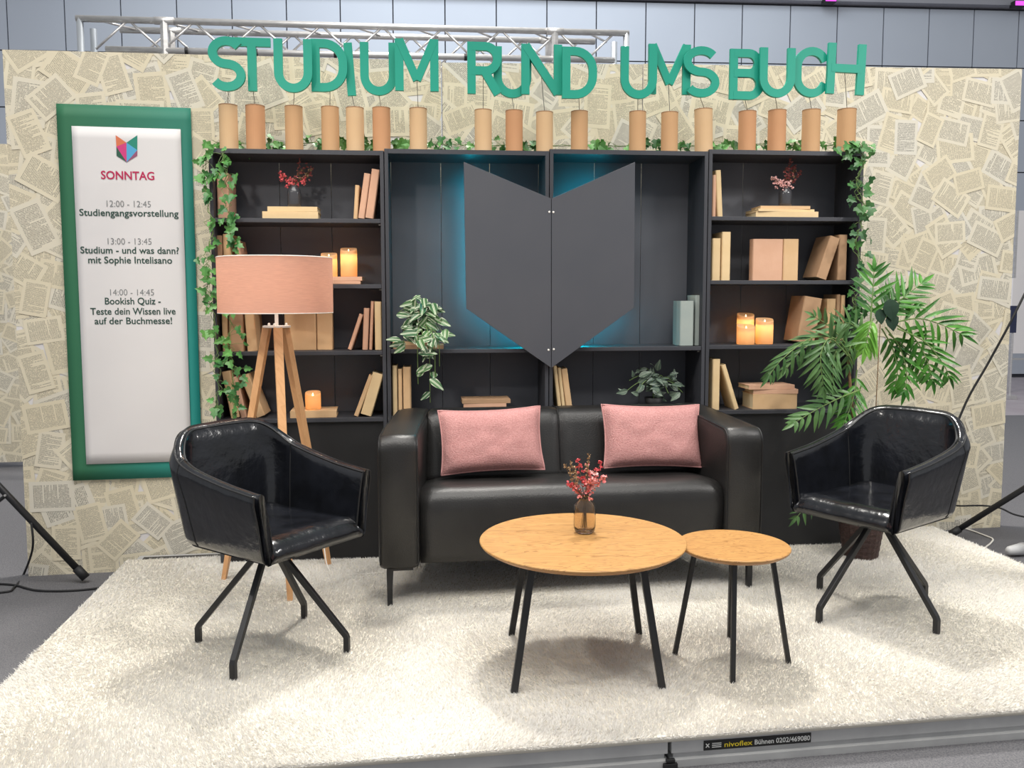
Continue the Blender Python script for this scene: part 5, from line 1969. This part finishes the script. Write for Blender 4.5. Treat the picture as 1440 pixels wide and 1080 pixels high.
    for a, r_ in zip(leg_degs, legr):
        d = Vector((math.cos(math.radians(a)), math.sin(math.radians(a)), 0))
        pts = [d * .025 + Vector((0, 0, .375 + z0)), d * (r_ - .004) + Vector((0, 0, .066)), d * r_ + Vector((0, 0, .056)), d * r_]
        lg = MB().tube(pts, .0148, 4, phase=PI / 4)
        obj('leg', lg, MT['steel'], t, bevel=.002)
    return t


def polar(c, pts):
    return [math.degrees(math.atan2(p[1] - c[1], p[0] - c[0])) for p in pts], [math.hypot(p[0] - c[0], p[1] - c[1]) for p in pts]


cL = (0.462, -1.045)
a_, r_ = polar(cL, [(.17, -.98), (.39, -1.32), (.75, -1.11), (.53, -.76)])
armchair('glossy black bucket armchair on the left, in front of the lamp', cL, -38, a_, r_, 1)
cR = (2.910, -0.815)
a_, r_ = polar(cR, [(2.62, -.94), (3.03, -1.08), (2.79, -.55), (3.2, -.69)])
armchair('glossy black bucket armchair on the right, in front of the palm', cR, -147, a_, r_, 2)


# ================================================================== TABLES
def table(name, label, c, z, R_, feet, topk, wood, lw):
    t = thing(name, label, 'table', (c[0], c[1], ZR), 0, 'round oak tables with black legs')
    H = z - ZR
    tp = MB().lathe([(0.0001, H), (R_ - .002, H), (R_, H - .002), (R_, H - .005)], 96, cap0=False, cap1=False)
    tp.v = [(x, y, zz) for x, y, zz in tp.v]
    obj('table_top', tp, MT[wood], t)
    ed = MB().lathe([(R_, H - .005), (R_ - .003, H - .010), (R_ - .020, H - .021), (.0001, H - .021)], 96, cap0=False, cap1=False)
    obj('bevelled_edge', ed, MT['oakedge'], t, smooth=False)
    for fx, fy in feet:
        f = Vector((fx - c[0], fy - c[1], 0))
        top = Vector((f.x * topk, f.y * topk, H - .021))
        obj('leg', MB().tube([top, f], lw, 4, phase=PI / 4), MT['steel'], t, bevel=.0015)
    return t


table('coffee_table', 'large round oak coffee table in front of the sofa with a vase', (1.610, -1.240), ZTB, .368,
      ((1.35, -1.475), (1.85, -1.475), (1.37, -.985), (1.87, -1.005)), .74, 'oak', .0165)
table('side_table', 'smaller round oak table tucked at the right of the large one', (2.155, -1.260), .415, .199,
      ((1.96, -1.21), (2.10, -1.45), (2.35, -1.31), (2.21, -1.07)), .66, 'oak2', .0115)


# ================================================================== TRUSS BEHIND THE WALL
TRF = Frame((WL.w(0, 2.35, 0).x, WL.w(0, 2.35, 0).y), 6.0)


def tp_(x, y, d=0.0):
    s, z = TRF.px(x, y, d)
    return TRF.w(s, d, z)


tA, tB = tp_(107, 26), tp_(884, 47)
trz = (tA.z + tB.z) / 2
tr = thing('stage_truss', 'silver box truss gate rising behind the page covered wall', 'truss', (tA.x, tA.y, ZF))


def tl(p):
    return p - Vector((tA.x, tA.y, ZF))


sL, sR = TRF.px(107, 26)[0], TRF.px(884, 47)[0]
zL, zR_ = tA.z, tB.z
TW = .25


def tz(s):
    return lerp(zL, zR_, (s - sL) / (sR - sL))


def tw(s, d, dz):
    return tl(TRF.w(s, d, tz(s) + dz))


obj('chord', MB().tube([tw(sL, 0, 0), tw(sR, 0, 0)], .025, 14), MT['alu'], tr, smooth=True)
obj('chord', MB().tube([tw(sL + .2, 0, -.218), tw(sR - .12, 0, -.218)], .025, 14), MT['alu'], tr, smooth=True)
obj('chord', MB().tube([tw(sL + .24, TW, 0), tw(sR - .22, TW, 0)], .025, 14), MT['alu'], tr, smooth=True)
obj('chord', MB().tube([tw(sL + .24, TW, -.25), tw(sR - .22, TW, -.25)], .025, 14), MT['alu'], tr, smooth=True)
step = .235
k = 0
s = sL + .13
while s + step < sR - .02:
    a, b = (0, -.218) if k % 2 else (-.218, 0)
    obj('brace', MB().tube([tw(s, 0, a), tw(s + step, 0, b)], .009, 8), MT['alu'], tr, smooth=True)
    if s > sL + .22 and s + step < sR - .22:
        obj('brace', MB().tube([tw(s, TW, b), tw(s + step, TW, a)], .009, 8), MT['alu'], tr, smooth=True)
    if k % 2 == 0:
        obj('brace', MB().tube([tw(s, 0, 0), tw(s + step, TW, 0)], .009, 8), MT['alu'], tr, smooth=True)
    s += step
    k += 1
for sx in (sL + .62, sR - .62):
    for d in (0, TW):
        obj('connector_plate', MB().tube([tw(sx, d, 0), tw(sx, d, -.25)], .03, 6), MT['alu'], tr)
    for d in (0, TW):
        obj('coupler', MB().tube([tw(sx - .07, d, 0), tw(sx + .07, d, 0)], .029, 14), MT['alu'], tr, smooth=True)
for ss, dd in ((sL + .025, 0), (sL + .045, TW), (sR - .02, 0), (sR - .05, TW)):
    p = tw(ss, dd, 0)
    obj('upright', MB().tube([p, Vector((p.x, p.y, 0))], .025, 12), MT['zinc'], tr, smooth=True)
for fx in (.18, .30, .44, .55, .68, .80, .92):
    sx = lerp(sL, sR, fx)
    obj('strap', MB().tube([tw(sx, 0, -.218), tw(sx + .022, 0, -.218)], .0285, 12), MT['rubber'], tr)

# ================================================================== LIGHT STANDS AND CABLES


def stand(label, hub, feet, mid):
    t = thing('light_stand', label, 'stand', (hub[0], hub[1], ZF))
    hb = Vector((hub[0], hub[1], ZF))
    obj('pole', MB().tube([(0, 0, .14), (0, 0, 3.0)], .017, 14), MT['steel'], t, smooth=True)
    obj('collar', MB().lathe([(.03, hub[2] - .05 - ZF), (.034, hub[2] - .03 - ZF), (.034, hub[2] + .03 - ZF), (.03, hub[2] + .04 - ZF)], 16), MT['rubber'], t)
    obj('lower_collar', MB().lathe([(.028, mid - .02 - ZF), (.028, mid + .02 - ZF)], 16), MT['rubber'], t)
    for f in feet:
        f = Vector(f) - hb
        top = Vector((0, 0, hub[2] - ZF))
        lg = obj('leg', MB().tube([top, f + (top - f).normalized() * .02], .0165, 12), MT['steel'], t, smooth=True)
        a = f + (top - f).normalized() * .005
        b = f + (top - f).normalized() * .075
        obj('rubber_foot', MB().tube([a, b], .022, 12), MT['rubber'], lg, smooth=True)
        m_ = f.lerp(top, .50)
        obj('brace', MB().tube([m_, Vector((0, 0, mid - ZF))], .009, 8), MT['steel'], t)
        obj('rivet', MB().tube([m_ + Vector((0, -.02, 0)), m_ + Vector((0, .02, 0))], .006, 8), MT['alu'], t)
    hd = MB().lathe([(.05, 0), (.07, .03), (.075, .20), (.06, .24)], 20)
    obj('lamp_head', hd, MT['rubber'], t, (0, 0, 3.02))
    return t


def cable(name, label, pts, r, m_, cat='cable'):
    o0 = Vector(pts[0])
    o = obj(name, MB().tube(smoothpath([Vector(p) - o0 for p in pts], 8), r, 8), MT[m_], loc=o0, smooth=True)
    tag(o, label, cat)
    return o


fl_ = on_z(122, 814, ZF + .02)
stand('black tripod light stand at the left edge, its leg crossing the page wall', (-1.40, .02, .78), ((fl_.x, fl_.y, ZF + .02), (-1.75, .62, ZF + .02), (-1.78, -.55, ZF + .02)), .06)
fr_ = on_z(1331, 752, ZF + .02)
stand('black tripod light stand at the right edge behind the armchair', (5.02, .22, .72), ((fr_.x, fr_.y - .02, ZF + .02), (5.45, .75, ZF + .02), (5.3, -.45, ZF + .02)), .06)
zc = ZF + .006
G3 = lambda x, y: on_z(x, y, zc)
cable('floor_cable', 'black cable looping on the carpet at the left and running under the rug', [G3(0, 834) + Vector((-.3, -.02, 0)), G3(2, 833), G3(20, 826), G3(34, 806), on_y(46, 770, .02), on_y(44, 735, .02)], .0055, 'rubber')
cable('floor_cable', 'thin black cable lying flat from left edge towards the rug', [G3(-40, 818), G3(0, 821), G3(22, 823), G3(50, 830), G3(90, 831), G3(130, 828), G3(150, 824)], .0055, 'rubber')
cable('hanging_cable', 'black cable slanting down across the right end of the page wall', [on_y(1445, 405, .45), on_y(1420, 455, .45), on_y(1390, 510, .50), on_y(1358, 567, .52), on_y(1330, 640, .5), on_y(1310, 700, .5)], .0065, 'rubber')
cable('wall_cable', 'thin black cable running along the foot of the right wall', [G3(1328, 712) + Vector((0, -.1, .06)), on_y(1345, 711, .62), on_y(1380, 711, .62), on_y(1405, 714, .60), on_y(1425, 723, .55), on_y(1446, 728, .5)], .005, 'rubber')
cable('extension_cord', 'white cord curling on the carpet beside the right rug edge', [G3(1340, 741), G3(1360, 744), G3(1385, 753), G3(1396, 758), G3(1393, 764), G3(1386, 770), G3(1384, 778)], .005, 'white')
pp = on_z(1430, 782, ZF)
plug = thing('power_coupling', 'grey plastic power coupling lying by the right rug edge', 'plug', (pp.x, pp.y, ZF), math.radians(15))
obj('housing', MB().tube([(-.07, 0, .036), (-.055, 0, .036), (.03, 0, .036)], .03, 16, radii=[.016, .024, .034]), MT['greyplastic'], plug, smooth=True)
obj('socket_collar', MB().tube([(.03, 0, .036), (.05, 0, .036)], .036, 16), MT['alu'], plug)

# ================================================================== FAR RIGHT BACKGROUND
DW = on_y(1428, 400, 8.0)
z0_, z1_ = on_y(1430, 497, 8.0).z, on_y(1430, 296, 8.0).z
wp = thing('partition_panel', 'white partition panel far behind the right edge of the wall', 'partition', (DW.x, 8.0, ZF))
obj('panel_sheet', MB().box(0, 2.2, 0, .05, z0_ - ZF, z1_ - ZF), MT['sheet'], wp)
obj('panel_post', MB().box(-.03, 0, 0, .05, 0, z1_ - ZF), MT['alu'], wp)
obj('panel_post', MB().box(2.2, 2.23, 0, .05, 0, z1_ - ZF), MT['alu'], wp)
obj('panel_rail', MB().box(0, 2.2, .01, .03, z0_ - ZF - .10, z0_ - ZF - .07), MT['alu'], wp)
q = on_y(1424, 500, 7.2)
rb = thing('display_stand', 'small white and navy display stand peeking past the right wall edge', 'display stand', (q.x, 7.2, ZF))
zz = [on_y(1424, y, 7.2).z - ZF for y in (391, 430, 468)]
obj('upper_board', MB().box(-.045, .035, 0, .04, zz[1], zz[0]), MT['sheet'], rb)
obj('lower_board', MB().box(-.045, .035, 0, .04, zz[2], zz[1]), MT['navy'], rb)
obj('post', MB().tube([(0, .02, .05), (0, .02, zz[2])], .012, 8), MT['alu'], rb)
obj('base', MB().box(-.06, .06, -.05, .09, 0, .05), MT['alu'], rb)
for x, y in ((1167, 1), (1433, 7)):
    s, z = HW.px(x, y, -.25)
    p = HW.w(s, -.25, z)
    t = thing('ceiling_lamp', 'tiny purple lamp on the hall ledge, %s one' % ('left' if x < 1300 else 'right'), 'lamp', p, HW.a)
    obj('housing', MB().box(-.10, .10, -.04, .10, -.03, .06), MT['rubber'], t)
    obj('lens', MB().box(-.09, .09, -.046, -.04, -.02, .05), MT['purple'], t)
